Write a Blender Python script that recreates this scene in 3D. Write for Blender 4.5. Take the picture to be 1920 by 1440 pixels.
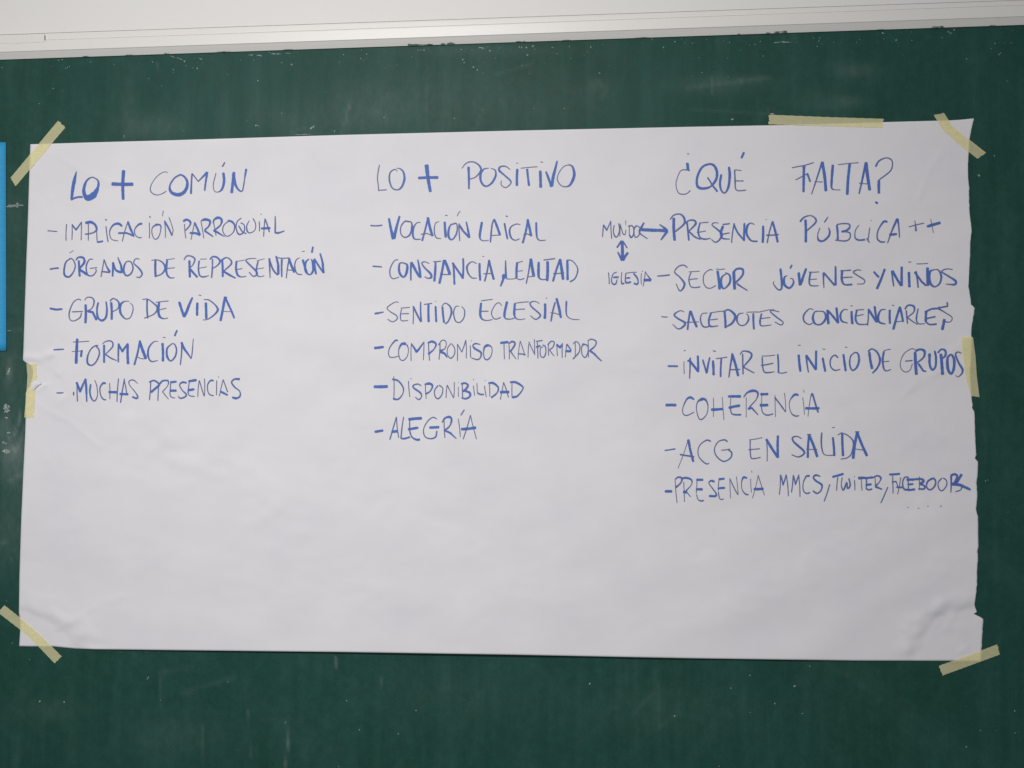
import bpy, math, random
from mathutils import Vector, Matrix, noise as mnoise

# ------------------------------------------------------------------ clear
for o in list(bpy.data.objects):
    bpy.data.objects.remove(o, do_unlink=True)
S = bpy.context.scene
COL = S.collection
random.seed(7)

# ------------------------------------------------------------------ camera
# Board surface is the plane Y = 0 (X right, Z up); the camera stands 1.2 m in front of it.
F_PX = 1420.0                      # focal length for a 1920 px wide frame
YAW, PITCH, ROLL = math.radians(3.5), math.radians(2.2), math.radians(0.17)
DIST = 1420 * 0.85e-3
TARGET = Vector((0.0, 0.0, 1.5))
fwd = Vector((-math.sin(YAW) * math.cos(PITCH), math.cos(YAW) * math.cos(PITCH), math.sin(PITCH)))
right = fwd.cross(Vector((0, 0, 1))).normalized()
up = right.cross(fwd).normalized()
r2 = right * math.cos(ROLL) + up * math.sin(ROLL)
u2 = up * math.cos(ROLL) - right * math.sin(ROLL)
right, up = r2, u2
EYE = TARGET - fwd * DIST
cam_d = bpy.data.cameras.new("camera")
cam = bpy.data.objects.new("camera", cam_d)
COL.objects.link(cam)
cam.matrix_world = Matrix(((right.x, up.x, -fwd.x, EYE.x), (right.y, up.y, -fwd.y, EYE.y),
                           (right.z, up.z, -fwd.z, EYE.z), (0, 0, 0, 1)))
cam_d.sensor_width = 36.0
cam_d.lens = F_PX / 1920.0 * 36.0
cam_d.clip_start = 0.01
cam_d.clip_end = 100.0
S.camera = cam
S.render.resolution_x, S.render.resolution_y = 1024, 768

# ------------------------------------------------------------------ world and lamps
W = bpy.data.worlds.new("World")
S.world = W
W.use_nodes = True
bg = W.node_tree.nodes["Background"]
bg.inputs["Color"].default_value = (0.97, 0.98, 1.0, 1)
bg.inputs["Strength"].default_value = 0.245

def lamp(name, loc, aim, size, energy, color, spread=180.0):
    d = bpy.data.lights.new(name, 'AREA')
    d.shape = 'RECTANGLE'
    d.size, d.size_y = size
    d.energy = energy
    d.color = color
    d.spread = math.radians(spread)      # louvred ceiling fitting
    o = bpy.data.objects.new(name, d)
    COL.objects.link(o)
    o.location = loc
    o.rotation_euler = (Vector(aim) - Vector(loc)).to_track_quat('-Z', 'Y').to_euler()
    return o

lamp("ceiling_lamp", (-0.62, -3.0, 3.15), (-0.30, 0, 1.40), (1.2, 0.35), 10.5, (1.0, 0.985, 0.955), 60.0)

S.cycles.max_bounces = 16
S.cycles.diffuse_bounces = 10
S.cycles.transmission_bounces = 8
S.cycles.transparent_max_bounces = 12
S.view_settings.view_transform = 'Standard'
S.view_settings.look = 'None'
S.view_settings.exposure = 0.0
S.view_settings.gamma = 1.0
S.view_settings.use_curve_mapping = False

# ------------------------------------------------------------------ helpers
def at(x, y, d=0.0):
    """point at depth d in front of the board face, from a measured position on the 1920x1440 survey picture"""
    v = fwd * F_PX + right * (x - 960.0) - up * (y - 720.0)
    t = (-d - EYE.y) / v.y
    return EYE + v * t

def mesh_obj(name, verts, faces, mat, parent=None, smooth=False):
    me = bpy.data.meshes.new(name)
    me.from_pydata([tuple(v) for v in verts], [], faces)
    me.update()
    if smooth:
        for p in me.polygons:
            p.use_smooth = True
    me.materials.append(mat)
    o = bpy.data.objects.new(name, me)
    COL.objects.link(o)
    if parent:
        o.parent = parent
    return o

def tag(o, label=None, cat=None, group=None, kind=None):
    if label: o["label"] = label
    if cat: o["category"] = cat
    if group: o["group"] = group
    if kind: o["kind"] = kind
    return o

def new_mat(name):
    m = bpy.data.materials.new(name)
    m.use_nodes = True
    nt = m.node_tree
    return m, nt, nt.nodes["Principled BSDF"]

def N(nt, t, **kw):
    n = nt.nodes.new(t)
    for k, v in kw.items():
        setattr(n, k, v)
    return n

def noise_node(nt, vec, scale, detail=4, rough=0.55):
    n = N(nt, 'ShaderNodeTexNoise')
    n.inputs['Scale'].default_value = scale
    n.inputs['Detail'].default_value = detail
    n.inputs['Roughness'].default_value = rough
    nt.links.new(vec, n.inputs['Vector'])
    return n.outputs['Fac']

def obj_vec(nt, scale=(1, 1, 1)):
    tc = N(nt, 'ShaderNodeTexCoord')
    mp = N(nt, 'ShaderNodeMapping')
    mp.inputs['Scale'].default_value = scale
    nt.links.new(tc.outputs['Object'], mp.inputs['Vector'])
    return mp.outputs['Vector']

def ramp(nt, fac, stops):
    r = N(nt, 'ShaderNodeValToRGB')
    e = r.color_ramp.elements
    while len(e) < len(stops):
        e.new(0.5)
    for i, (p, c) in enumerate(stops):
        e[i].position = p
        e[i].color = c if len(c) == 4 else (*c, 1)
    nt.links.new(fac, r.inputs['Fac'])
    return r.outputs['Color']

def mixc(nt, fac, a, b, mode='MIX'):
    m = N(nt, 'ShaderNodeMix', data_type='RGBA', blend_type=mode)
    for s, v in ((m.inputs[0], fac), (m.inputs[6], a), (m.inputs[7], b)):
        if isinstance(v, (int, float)):
            s.default_value = v
        elif isinstance(v, tuple):
            s.default_value = (*v, 1) if len(v) == 3 else v
        else:
            nt.links.new(v, s)
    return m.outputs[2]

def mul(nt, a, b, op='MULTIPLY'):
    m = N(nt, 'ShaderNodeMath', operation=op)
    for s, v in ((m.inputs[0], a), (m.inputs[1], b)):
        if isinstance(v, (int, float)):
            s.default_value = v
        else:
            nt.links.new(v, s)
    return m.outputs[0]

def bump(nt, bsdf, h, strength, dist):
    b = N(nt, 'ShaderNodeBump')
    b.inputs['Strength'].default_value = strength
    b.inputs['Distance'].default_value = dist
    nt.links.new(h, b.inputs['Height'])
    nt.links.new(b.outputs['Normal'], bsdf.inputs['Normal'])

# ------------------------------------------------------------------ materials
def board_material():
    m, nt, b = new_mat("chalkboard_green")
    v1 = obj_vec(nt)
    vv = obj_vec(nt, (1.0, 1.0, 0.09))          # stretched along Z: wiping streaks
    big = noise_node(nt, v1, 3.2, 5, 0.6)
    streak = noise_node(nt, vv, 34.0, 6, 0.65)
    grain = noise_node(nt, v1, 420.0, 3, 0.7)
    mid = noise_node(nt, v1, 60.0, 4, 0.7)
    base = ramp(nt, big, [(0.3, (0.007, 0.054, 0.036)), (0.7, (0.011, 0.068, 0.056))])
    patch = ramp(nt, noise_node(nt, v1, 5.5, 3, 0.6), [(0.35, (0.15,)*3), (0.65, (1.0,)*3)])
    base = mixc(nt, mul(nt, patch, mul(nt, ramp(nt, streak, [(0.42, (0, 0, 0)), (0.75, (1, 1, 1))]), 0.30)), base, (0.07, 0.17, 0.145))
    for ang, sc, amt in ((0.9, 16.0, .12), (-0.55, 22.0, .10)):        # slanting wipes of the sponge
        mp = N(nt, 'ShaderNodeMapping'); mp.inputs['Rotation'].default_value = (0, ang, 0)
        nt.links.new(v1, mp.inputs['Vector'])
        mq = N(nt, 'ShaderNodeMapping'); mq.inputs['Scale'].default_value = (1.0, 1.0, 0.12)
        nt.links.new(mp.outputs[0], mq.inputs['Vector'])
        wn = noise_node(nt, mq.outputs[0], sc, 5, 0.6)
        base = mixc(nt, mul(nt, ramp(nt, wn, [(0.52, (0, 0, 0)), (0.72, (1, 1, 1))]), amt), base, (0.07, 0.15, 0.135))
    base = mixc(nt, mul(nt, ramp(nt, grain, [(0.45, (0, 0, 0)), (0.8, (1, 1, 1))]), 0.24), base, (0.07, 0.15, 0.135))
    base = mixc(nt, mul(nt, ramp(nt, mid, [(0.4, (1, 1, 1)), (0.62, (0, 0, 0))]), 0.22), base, (0.006, 0.024, 0.018))
    at_ = N(nt, 'ShaderNodeAttribute', attribute_name="chalk")
    cl = mul(nt, at_.outputs['Fac'], ramp(nt, noise_node(nt, obj_vec(nt, (1, 1, .5)), 90.0, 5, 0.7), [(0.25, (0.25,)*3), (0.7, (1,)*3)]))
    base = mixc(nt, cl, base, (0.42, 0.47, 0.46))
    nt.links.new(base, b.inputs['Base Color'])
    nt.links.new(ramp(nt, mid, [(0.3, (0.50,)*3), (0.7, (0.62,)*3)]), b.inputs['Roughness'])
    b.inputs['Specular IOR Level'].default_value = 0.17
    bump(nt, b, mixc(nt, 0.4, grain, mid), 0.25, 0.0006)
    return m

def white_material(name, col, rough, dirt=0.12):
    m, nt, b = new_mat(name)
    v = obj_vec(nt)
    n1 = noise_node(nt, obj_vec(nt, (.4, 1, 1)), 6.0, 5, 0.6)
    c = mixc(nt, mul(nt, ramp(nt, n1, [(0.4, (0, 0, 0)), (0.75, (1, 1, 1))]), dirt), col, tuple(x * 0.8 for x in col))
    n2 = noise_node(nt, v, 55.0, 4, 0.75)
    c = mixc(nt, mul(nt, ramp(nt, n2, [(0.60, (0, 0, 0)), (0.82, (1, 1, 1))]), dirt * 1.5), c, (0.45, 0.42, 0.38))
    nt.links.new(c, b.inputs['Base Color'])
    b.inputs['Roughness'].default_value = rough
    bump(nt, b, noise_node(nt, obj_vec(nt, (.3, 1, 1)), 28.0, 4, 0.6), 0.25, 0.0012)
    return m

def paper_material():
    m, nt, b = new_mat("white_roll_paper")
    v = obj_vec(nt)
    n = noise_node(nt, v, 9.0, 4, 0.6)
    fib = noise_node(nt, obj_vec(nt, (1, 1, .35)), 260.0, 4, 0.65)
    c = ramp(nt, n, [(0.35, (0.735, 0.720, 0.765)), (0.65, (0.765, 0.752, 0.780))])
    c = mixc(nt, mul(nt, fib, 0.05), c, (0.62, 0.61, 0.63))
    nt.links.new(c, b.inputs['Base Color'])
    b.inputs['Roughness'].default_value = 0.82
    b.inputs['Specular IOR Level'].default_value = 0.25
    bump(nt, b, mixc(nt, 0.5, fib, noise_node(nt, v, 45.0, 4, 0.6)), 0.16, 0.0014)
    return m

def tape_material():
    m, nt, b = new_mat("cream_masking_tape")
    v = obj_vec(nt)
    n = noise_node(nt, v, 160.0, 5, 0.7)
    c = ramp(nt, n, [(0.3, (0.90, 0.83, 0.47)), (0.7, (0.98, 0.94, 0.63))])
    nt.links.new(c, b.inputs['Base Color'])
    b.inputs['Roughness'].default_value = 0.6
    b.inputs['Specular IOR Level'].default_value = 0.25
    bump(nt, b, noise_node(nt, v, 420.0, 3, 0.6), 0.35, 0.0006)
    tl = N(nt, 'ShaderNodeBsdfTranslucent')
    tl.inputs['Color'].default_value = (0.97, 0.93, 0.68, 1)
    tr = N(nt, 'ShaderNodeBsdfTransparent')
    tr.inputs['Color'].default_value = (0.98, 0.95, 0.80, 1)
    m1 = N(nt, 'ShaderNodeMixShader'); m2 = N(nt, 'ShaderNodeMixShader')
    m1.inputs[0].default_value = 0.42
    nt.links.new(b.outputs[0], m1.inputs[1]); nt.links.new(tl.outputs[0], m1.inputs[2])
    m2.inputs[0].default_value = 0.12
    nt.links.new(m1.outputs[0], m2.inputs[1]); nt.links.new(tr.outputs[0], m2.inputs[2])
    out = nt.nodes["Material Output"]
    nt.links.new(m2.outputs[0], out.inputs['Surface'])
    return m

def ink_material():
    m, nt, b = new_mat("blue_marker_ink")
    a = N(nt, 'ShaderNodeAttribute', attribute_name="load")
    v = obj_vec(nt)
    n = noise_node(nt, v, 38.0, 4, 0.6)
    wet = ramp(nt, n, [(0.36, (0.028, 0.145, 0.52)), (0.64, (0.052, 0.118, 0.46))])
    dry = ramp(nt, n, [(0.36, (0.12, 0.128, 0.30)), (0.64, (0.122, 0.126, 0.245))])
    c = mixc(nt, a.outputs['Fac'], dry, wet)
    c = mixc(nt, mul(nt, noise_node(nt, v, 900.0, 2, 0.6), 0.18), c, (0.45, 0.46, 0.62))
    nt.links.new(c, b.inputs['Base Color'])
    # thin film of ink: dry streaks let the paper through, crossings lie darker
    dryn = noise_node(nt, obj_vec(nt, (1.0, 1.0, 0.5)), 130.0, 4, 0.7)
    nt.links.new(ramp(nt, dryn, [(0.30, (0.74,)*3), (0.55, (0.95,)*3)]), b.inputs['Alpha'])
    b.inputs['Roughness'].default_value = 0.6
    b.inputs['Specular IOR Level'].default_value = 0.3
    return m

def chalk_material():
    m, nt, b = new_mat("white_chalk")
    n = noise_node(nt, obj_vec(nt), 320.0, 4, 0.7)
    nt.links.new(ramp(nt, n, [(0.35, (0.34, 0.40, 0.39)), (0.65, (0.66, 0.70, 0.69))]), b.inputs['Base Color'])
    nt.links.new(ramp(nt, n, [(0.38, (0.2,)*3), (0.62, (0.72,)*3)]), b.inputs['Alpha'])
    b.inputs['Roughness'].default_value = 0.95
    return m

def card_material():
    m, nt, b = new_mat("bright_blue_card")
    n = noise_node(nt, obj_vec(nt, (0.5, 1, 3)), 120.0, 4, 0.6)
    nt.links.new(ramp(nt, n, [(0.3, (0.016, 0.30, 0.60)), (0.7, (0.028, 0.36, 0.68))]), b.inputs['Base Color'])
    b.inputs['Roughness'].default_value = 0.7
    bump(nt, b, n, 0.3, 0.0008)
    return m

M_BOARD = board_material()
M_RAIL = white_material("white_gloss_rail", (0.80, 0.78, 0.75), 0.38)
M_WALL = white_material("white_painted_wall", (0.80, 0.785, 0.765), 0.6, 0.06)
M_PAPER, M_TAPE, M_INK = paper_material(), tape_material(), ink_material()
M_CHALK, M_CARD = chalk_material(), card_material()
M_GREEN, _nt, _b = new_mat("green_paint_smudge")
_n = noise_node(_nt, obj_vec(_nt), 260.0, 4, 0.7)
_nt.links.new(ramp(_nt, _n, [(0.3, (0.04, 0.10, 0.08)), (0.7, (0.14, 0.21, 0.18))]), _b.inputs['Base Color'])
_nt.links.new(ramp(_nt, _n, [(0.35, (0.1,)*3), (0.65, (0.75,)*3)]), _b.inputs['Alpha'])
M_SEAM, _nt, _b = new_mat("dusty_seam")
_nt.links.new(ramp(_nt, noise_node(_nt, obj_vec(_nt), 60.0, 4, 0.7), [(0.3, (0.30, 0.28, 0.26)), (0.7, (0.52, 0.50, 0.47))]), _b.inputs['Base Color'])

# ------------------------------------------------------------------ interpolation helpers
def lerp_tab(tab, x):
    if x <= tab[0][0]: return tab[0][1]
    for (a, fa), (b, fb) in zip(tab, tab[1:]):
        if x <= b:
            return fa + (fb - fa) * (x - a) / (b - a) if b > a else fb
    return tab[-1][1]

def seg_dist(px, py, ax, ay, bx, by):
    dx, dy = bx - ax, by - ay
    L = dx * dx + dy * dy
    t = 0 if L == 0 else max(0, min(1, ((px - ax) * dx + (py - ay) * dy) / L))
    return math.hypot(px - ax - t * dx, py - ay - t * dy), t

def poly_dist(px, py, pts):
    return min(seg_dist(px, py, *a, *b)[0] for a, b in zip(pts, pts[1:]))

# rail lines, as y at x = 0 and x = 1920
def line(y0, y1):
    return lambda x: y0 + (y1 - y0) * x / 1920.0
L_TOP = line(66.5, 1.5)        # upper edge of the cover strip
L_STRIP = line(79.5, 11.0)     # lower edge of the cover strip
L_FRONT = line(98.5, 31.5)     # lower edge of the rail's front face
L_BOARD = line(112.0, 46.5)    # where the rail meets the board
X0, X1 = -620, 2560

# ------------------------------------------------------------------ chalkboard
board = bpy.data.objects.new("chalkboard", None)
COL.objects.link(board)
board.location = (0, 0, 0)
tag(board, "large dark green chalkboard with a white top rail and chalk specks", "chalkboard")

# chalk residue: soft wiped smears with shapes of their own (x, y, rx, ry, strength)
SMEAR = [(285, 238, 60, 26, .10), (560, 225, 130, 40, .05), (700, 205, 60, 45, .06), (1115, 165, 22, 14, .07), (1330, 160, 90, 18, .06),
         (1600, 132, 42, 14, .10), (1590, 190, 26, 12, .07), (1540, 192, 60, 22, .05), (1385, 150, 60, 9, .05), (800, 190, 160, 60, .04),
         (1000, 190, 200, 60, .03), (22, 845, 26, 26, .22), (10, 800, 20, 26, .14), (30, 880, 30, 30, .13), (18, 695, 5, 22, .16), (14, 700, 30, 60, .07),
         (12, 1010, 40, 60, .06), (240, 205, 14, 60, .05), (420, 200, 10, 70, .04), (900, 95, 140, 10, .06), (330, 1380, 90, 40, .04),
         (95, 1330, 60, 20, .05), (860, 1300, 160, 60, .025), (1240, 1330, 160, 40, .03), (25, 560, 34, 170, .05), (28, 900, 34, 160, .07), (24, 400, 30, 60, .05)]
ARCS = [([(38, 770), (36, 795), (24, 818), (12, 826)], 2.2, .22), ([(46, 800), (38, 822), (22, 840)], 2.0, .16),
        ([(44, 820), (34, 838), (26, 850)], 2.5, .14), ([(14, 622), (40, 620)], 1.8, .18), ([(8, 905), (40, 890)], 3, .10),
        ([(0, 1018), (40, 1012)], 2.0, .10), ([(20, 1047), (34, 1043)], 1.5, .2),
        ([(340, 1300), (400, 1282), (440, 1270)], 4.5, .05), ([(360, 1250), (300, 1262)], 4.5, .04),
        ([(537, 1352), (540, 1395), (534, 1440)], 1.8, .22), ([(630, 1232), (631, 1252)], 1.5, .22), ([(715, 1270), (718, 1305)], 1.6, .14),
        ([(380, 1360), (378, 1440)], 1.5, .09), ([(465, 1330), (470, 1420)], 1.5, .09), ([(300, 1270), (302, 1330)], 2.0, .07),
        ([(1190, 1335), (1225, 1300)], 4.5, .05), ([(1262, 1345), (1225, 1372)], 4.5, .035), ([(1236, 1280), (1236, 1365)], 1.4, .08),
        ([(1120, 150), (1135, 170), (1128, 185)], 5, .05), ([(1290, 165), (1440, 145)], 4, .07), ([(1295, 205), (1440, 214)], 3, .05),
        ([(802, 160), (802, 245)], 1.8, .14), ([(832, 220), (832, 246)], 1.8, .10), ([(655, 195), (650, 230)], 2.5, .10), ([(726, 215), (727, 240)], 1.5, .12),
        ([(905, 205), (890, 245)], 2, .06), ([(295, 118), (298, 135)], 2, .10), ([(640, 250), (655, 200)], 2, .08), ([(545, 250), (570, 240)], 2, .09),
        ([(1335, 145), (1336, 175)], 1.4, .13), ([(1442, 200), (1442, 212)], 1.6, .4), ([(930, 140), (1000, 118)], 2.2, .06)]

def chalk_amount(x, y):
    s = 0.0
    for (cx, cy, rx, ry, k) in SMEAR:
        q = ((x - cx) / rx) ** 2 + ((y - cy) / ry) ** 2
        if q < 6: s += k * math.exp(-q)
    for pts, w, k in ARCS:
        xs = [q[0] for q in pts]; ys = [q[1] for q in pts]
        if min(xs) - 12 < x < max(xs) + 12 and min(ys) - 12 < y < max(ys) + 12:
            d = poly_dist(x, y, pts)
            s += k * math.exp(-(d / w) ** 2)
    return min(s, 1.0)

vs, fs, att = [], [], []
def frange(a, b, st):
    out = []
    while a < b:
        out.append(a); a += st
    return out + [b]
xs = frange(X0, -30, 40)[:-1] + frange(-30, 60, 2.5)[:-1] + frange(60, 1930, 5)[:-1] + frange(1930, X1, 40)
ts = frange(0.0, 200.0, 4)[:-1] + frange(200, 1105, 8)[:-1] + frange(1105, 1400, 5)[:-1] + frange(1400, 1800, 40)
for t in ts:
    for x in xs:
        y = L_BOARD(x) - 8 + t * (1.0 + 0.000025 * (x - 960))
        q = at(x, y)
        vs.append((q.x, 0.0, q.z)); att.append(chalk_amount(x, y))
nx = len(xs)
for j in range(len(ts) - 1):
    for i in range(nx - 1):
        a = j * nx + i
        fs.append((a, a + nx, a + nx + 1, a + 1))
# turn the face sheet into a slab: rim and back
nv = len(vs)
rim = [i for i in range(nx)] + [j * nx + nx - 1 for j in range(1, len(ts))] + \
      [(len(ts) - 1) * nx + i for i in range(nx - 2, -1, -1)] + [j * nx for j in range(len(ts) - 2, 0, -1)]
for i in rim:
    vs.append((vs[i][0], 0.017, vs[i][2])); att.append(0)
n = len(rim)
for k in range(n):
    fs.append((rim[k], rim[(k + 1) % n], nv + (k + 1) % n, nv + k))
panel = mesh_obj("panel", vs, fs, M_BOARD, board)
a = panel.data.attributes.new("chalk", 'FLOAT', 'POINT')
a.data.foreach_set("value", att)

# white rail, extruded along X: profile as (line, depth)
def extrude_lines(name, prof, x0, x1, mat, parent, step=None):
    vs, fs = [], []
    k = len(prof)
    xx = [x0, x1] if not step else frange(x0, x1, step)
    for x in xx:
        for (ln, off, d) in prof:
            vs.append(at(x, ln(x) + off, d))
    for s in range(len(xx) - 1):
        for i in range(k):
            j = (i + 1) % k
            fs.append((s * k + i, s * k + j, (s + 1) * k + j, (s + 1) * k + i))
    fs.append(tuple(range(k))[::-1]); fs.append(tuple((len(xx) - 1) * k + i for i in range(k)))
    return mesh_obj(name, vs, fs, mat, parent)

RD = 0.0085
rail = extrude_lines("frame_rail", [(L_STRIP, -1.2, -0.016), (L_STRIP, -1.2, RD - .0012), (L_STRIP, .2, RD),
                                    (L_FRONT, -1.2, RD), (L_FRONT, .3, RD - .001), (L_BOARD, -.2, 0.0016), (L_BOARD, 0.2, 0.0011), (L_BOARD, -3, -0.0005), (L_BOARD, -12, -0.016)], X0, X1, M_RAIL, board)
strip = extrude_lines("cover_strip", [(L_TOP, -1.0, -0.016), (L_TOP, -1.0, RD - .0036), (L_TOP, -.4, RD - .0030), (L_STRIP, -1.5, RD - .0024), (L_STRIP, -1.5, -0.016)],
                      84, X1, M_RAIL, rail)
joint = extrude_lines("joint_piece", [(L_TOP, 0.5, -0.016), (L_TOP, 0.5, RD + .0000), (L_TOP, 1.2, RD + .0006), (L_STRIP, 2.4, RD + .0003), (L_STRIP, 2.6, RD - .0005), (L_STRIP, 2.6, -0.016)],
                      X0, 83.4, M_RAIL, rail)
wall = extrude_lines("wall", [(L_TOP, -900, RD - .003), (L_TOP, -1.9, RD - .003), (L_TOP, -1.5, RD - .0033), (L_TOP, -1.5, RD - .0046), (L_TOP, 3.0, RD - .0046),
                              (L_TOP, 3.0, -0.021), (L_TOP, 2200, -0.021), (L_TOP, 2200, -0.10), (L_TOP, -900, -0.10)], X0 - 700, X1 + 700, M_WALL, None)
tag(wall, "white painted wall above and behind the green chalkboard", "wall", kind="structure")

# green paint smudges on the rail's lower bevel
def blob(vs, fs, cx, cy, rx, ry, d, ang=0.0, n=14, rough=.35):
    b0 = len(vs)
    for i in range(n):
        t = 2 * math.pi * i / n
        r = 1 + random.uniform(-rough, rough)
        ex, ey = rx * r * math.cos(t), ry * r * math.sin(t)
        x = cx + ex * math.cos(ang) - ey * math.sin(ang)
        y = cy + ex * math.sin(ang) + ey * math.cos(ang)
        dd = d(x, y) if callable(d) else d
        vs.append(at(x, y, dd))
    fs.append(tuple(range(b0, b0 + n)))

def bevel_d(x, y):
    f = (y - L_FRONT(x)) / (L_BOARD(x) - L_FRONT(x))
    return (RD - .001) + (0.0016 - RD + .001) * max(0, min(1, f)) + 0.0003

for (x, w, h) in [(785, 22, 2.2), (770, 10, 3.0), (800, 14, 1.6), (845, 12, 3.2), (830, 8, 2), (312, 7, 1.8), (160, 12, 1.0), (240, 16, .9),
                  (1460, 14, 3.4), (1472, 8, 3.8), (1440, 8, 1.6), (1755, 10, 2.4), (1765, 5, 3.0), (1768, 6, 1.4), (975, 14, 1.2), (1060, 18, .8),
                  (1385, 5, 1.2), (1200, 24, .7), (420, 20, .9), (540, 14, .8), (1650, 14, .8), (1860, 12, 1.0)]:
    vs, fs = [], []
    for k in range(4):
        xx = x + random.uniform(-.35, .35) * w
        blob(vs, fs, xx, L_BOARD(xx) - .35 * h - .6, w * random.uniform(.25, .55), h * random.uniform(.4, .8), bevel_d, -.034)
    mesh_obj("paint_smudge", vs, fs, M_GREEN, rail)

# chalk specks and crumbs on the board
SPECK = [(286, 116, 1.6), (346, 115, 1.8), (370, 128, 1.8), (110, 113, 1.4), (547, 121, 2.2), (480, 235, 2), (484, 236, 1.5), (627, 246, 1.8),
         (868, 112, 2), (888, 126, 2), (895, 131, 2), (899, 90, 1.6), (905, 91, 1.8), (918, 95, 2.2), (978, 89, 2), (974, 88, 1.5), (987, 89, 1.8), (999, 87, 2.2), (1001, 86, 1.5),
         (989, 103, 2.3), (1036, 89, 2), (1044, 101, 1.6), (978, 123, 1.6), (1124, 137, 2), (1244, 89, 1.7), (720, 220, 1.8), (852, 222, 1.8),
         (1265, 78, 1.6), (795, 94, 1.6), (789, 94, 1.3), (784, 94, 1.4), (870, 117, 1.3), (865, 93, 1.4), (885, 94, 1.4), (1000, 113, 1.2),
         (1655, 62, 2), (1658, 63, 1.5), (1680, 75, 2.2), (1778, 60, 2.3), (1782, 62, 2.4), (1789, 56, 1.8), (1873, 102, 2), (1876, 99, 1.4), (1888, 152, 1.5), (1858, 91, 1.2),
         (1864, 292, 2.2), (1835.5, 329, 2.8), (1373, 223, 2.4), (1896, 80, 1.1), (1812, 110, 1.2), (100, 166, 1.1), (117, 170, 1.2),
         (427, 1278, 1.7), (650, 1314, 1.6), (674, 1368, 1.8), (747, 1376, 1.9), (635, 1437, 1.7), (1106, 1282, 2.2), (1370, 1290, 1.6), (1490, 1286, 2.7),
         (1453, 1319, 1.8), (1504, 1338, 1.8), (1518, 1249, 1.9), (1406, 1266, 1.5), (1265, 1342, 1.8), (1812, 1400, 1.8), (1903, 1333, 1.9), (1838, 1370, 1.4), (1904, 1374, 1.3),
         (23, 1206, 1.5), (55, 1237, 1.3), (278, 1270, 2), (276, 1273, 1.4), (75, 1315, 2.2), (780, 1332, 1.4), (233, 255, 1.8), (233, 259, 1.2), (1348, 1437, 1.3), (1890, 960, 1.2), (1848, 902, 1.8), (1852, 900, 1.3)]
STREAK = [(470, 103, 5, 1.0, .03), (486, 104, 4.5, 1.0, .1), (512, 101, 5, 1.0, 0), (522, 101, 5, .9, 0), (540, 100, 4, .7, 0), (337, 110, 6, .8, .4), (323, 106, 5, .6, .35), (375, 110, 4, .8, .3),
          (585, 239, 5, 1.6, -.5), (570, 252, 16, .6, -.02), (1473, 79, 11, .9, .02), (1455, 80, 6, .6, 0), (1447, 213, 4, 1.2, .1), (903, 89.5, 5, .8, .1),
          (22, 386, 11, 2.3, -.08), (32, 385, 3, 4.6, .1), (36, 385, 7, 1.5, -.05), (12, 763, 5, 5, .3), (13, 770, 5, 4, 0), (12, 783, 2.5, 1.6, .2), (16, 811, 3.4, 1.5, 0), (17, 620, 4, .9, -.1),
          (16, 697, 2.2, 6, .3), (12, 846, 6, 5, 0), (14, 700, 1.5, 4, 0.3), (8, 830, 5, 2, .4), (120, 1316, 1.5, 1.5, 0)]
vs, fs = [], []
CH = 0.00025
for (x, y, r) in SPECK:
    blob(vs, fs, x, y, r * .72, r * .72, CH, random.random() * 6, 9, .4)
for (x, y, rx, ry, ang) in STREAK:
    blob(vs, fs, x, y, rx, ry, CH + .00003, ang, 18, .45)
for k in range(210):                       # dust crumbs, denser just under the rail
    x = random.uniform(0, 1920)
    t = random.random()
    y = L_BOARD(x) + 3 + (random.expovariate(1 / 22) if t < .45 else random.uniform(0, 1390))
    r = random.uniform(.35, .85) if t > .1 else random.uniform(.6, 1.1)
    blob(vs, fs, x, y, r, r * random.uniform(.8, 1.6), CH - .00005, random.random() * 6, 7, .4)
mesh_obj("chalk_marks", vs, fs, M_CHALK, panel)["kind"] = "stuff"

# ------------------------------------------------------------------ blue card at the left
vs, fs = [], []
ny, nxx = 24, 12
for j in range(ny + 1):
    for i in range(nxx + 1):
        t = j / ny; s = i / nxx
        x = -245 + (10.6 + .9 * t + 245) * s
        y = 262 + 5 * s + (388 + 3 * s) * t
        d = 0.0007 + .0006 * math.sin(3 * t + 1) ** 2 * s + .0006 * s * t * t
        vs.append(at(x, y, d))
for j in range(ny):
    for i in range(nxx):
        a = j * (nxx + 1) + i
        fs.append((a, a + nxx + 1, a + nxx + 2, a + 1))
card = mesh_obj("blue_card", vs, fs, M_CARD, None, True)
sm = card.modifiers.new("thickness", 'SOLIDIFY'); sm.thickness = 0.0006; sm.offset = -1
tag(card, "bright blue card on the chalkboard left of the white paper", "card")

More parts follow.
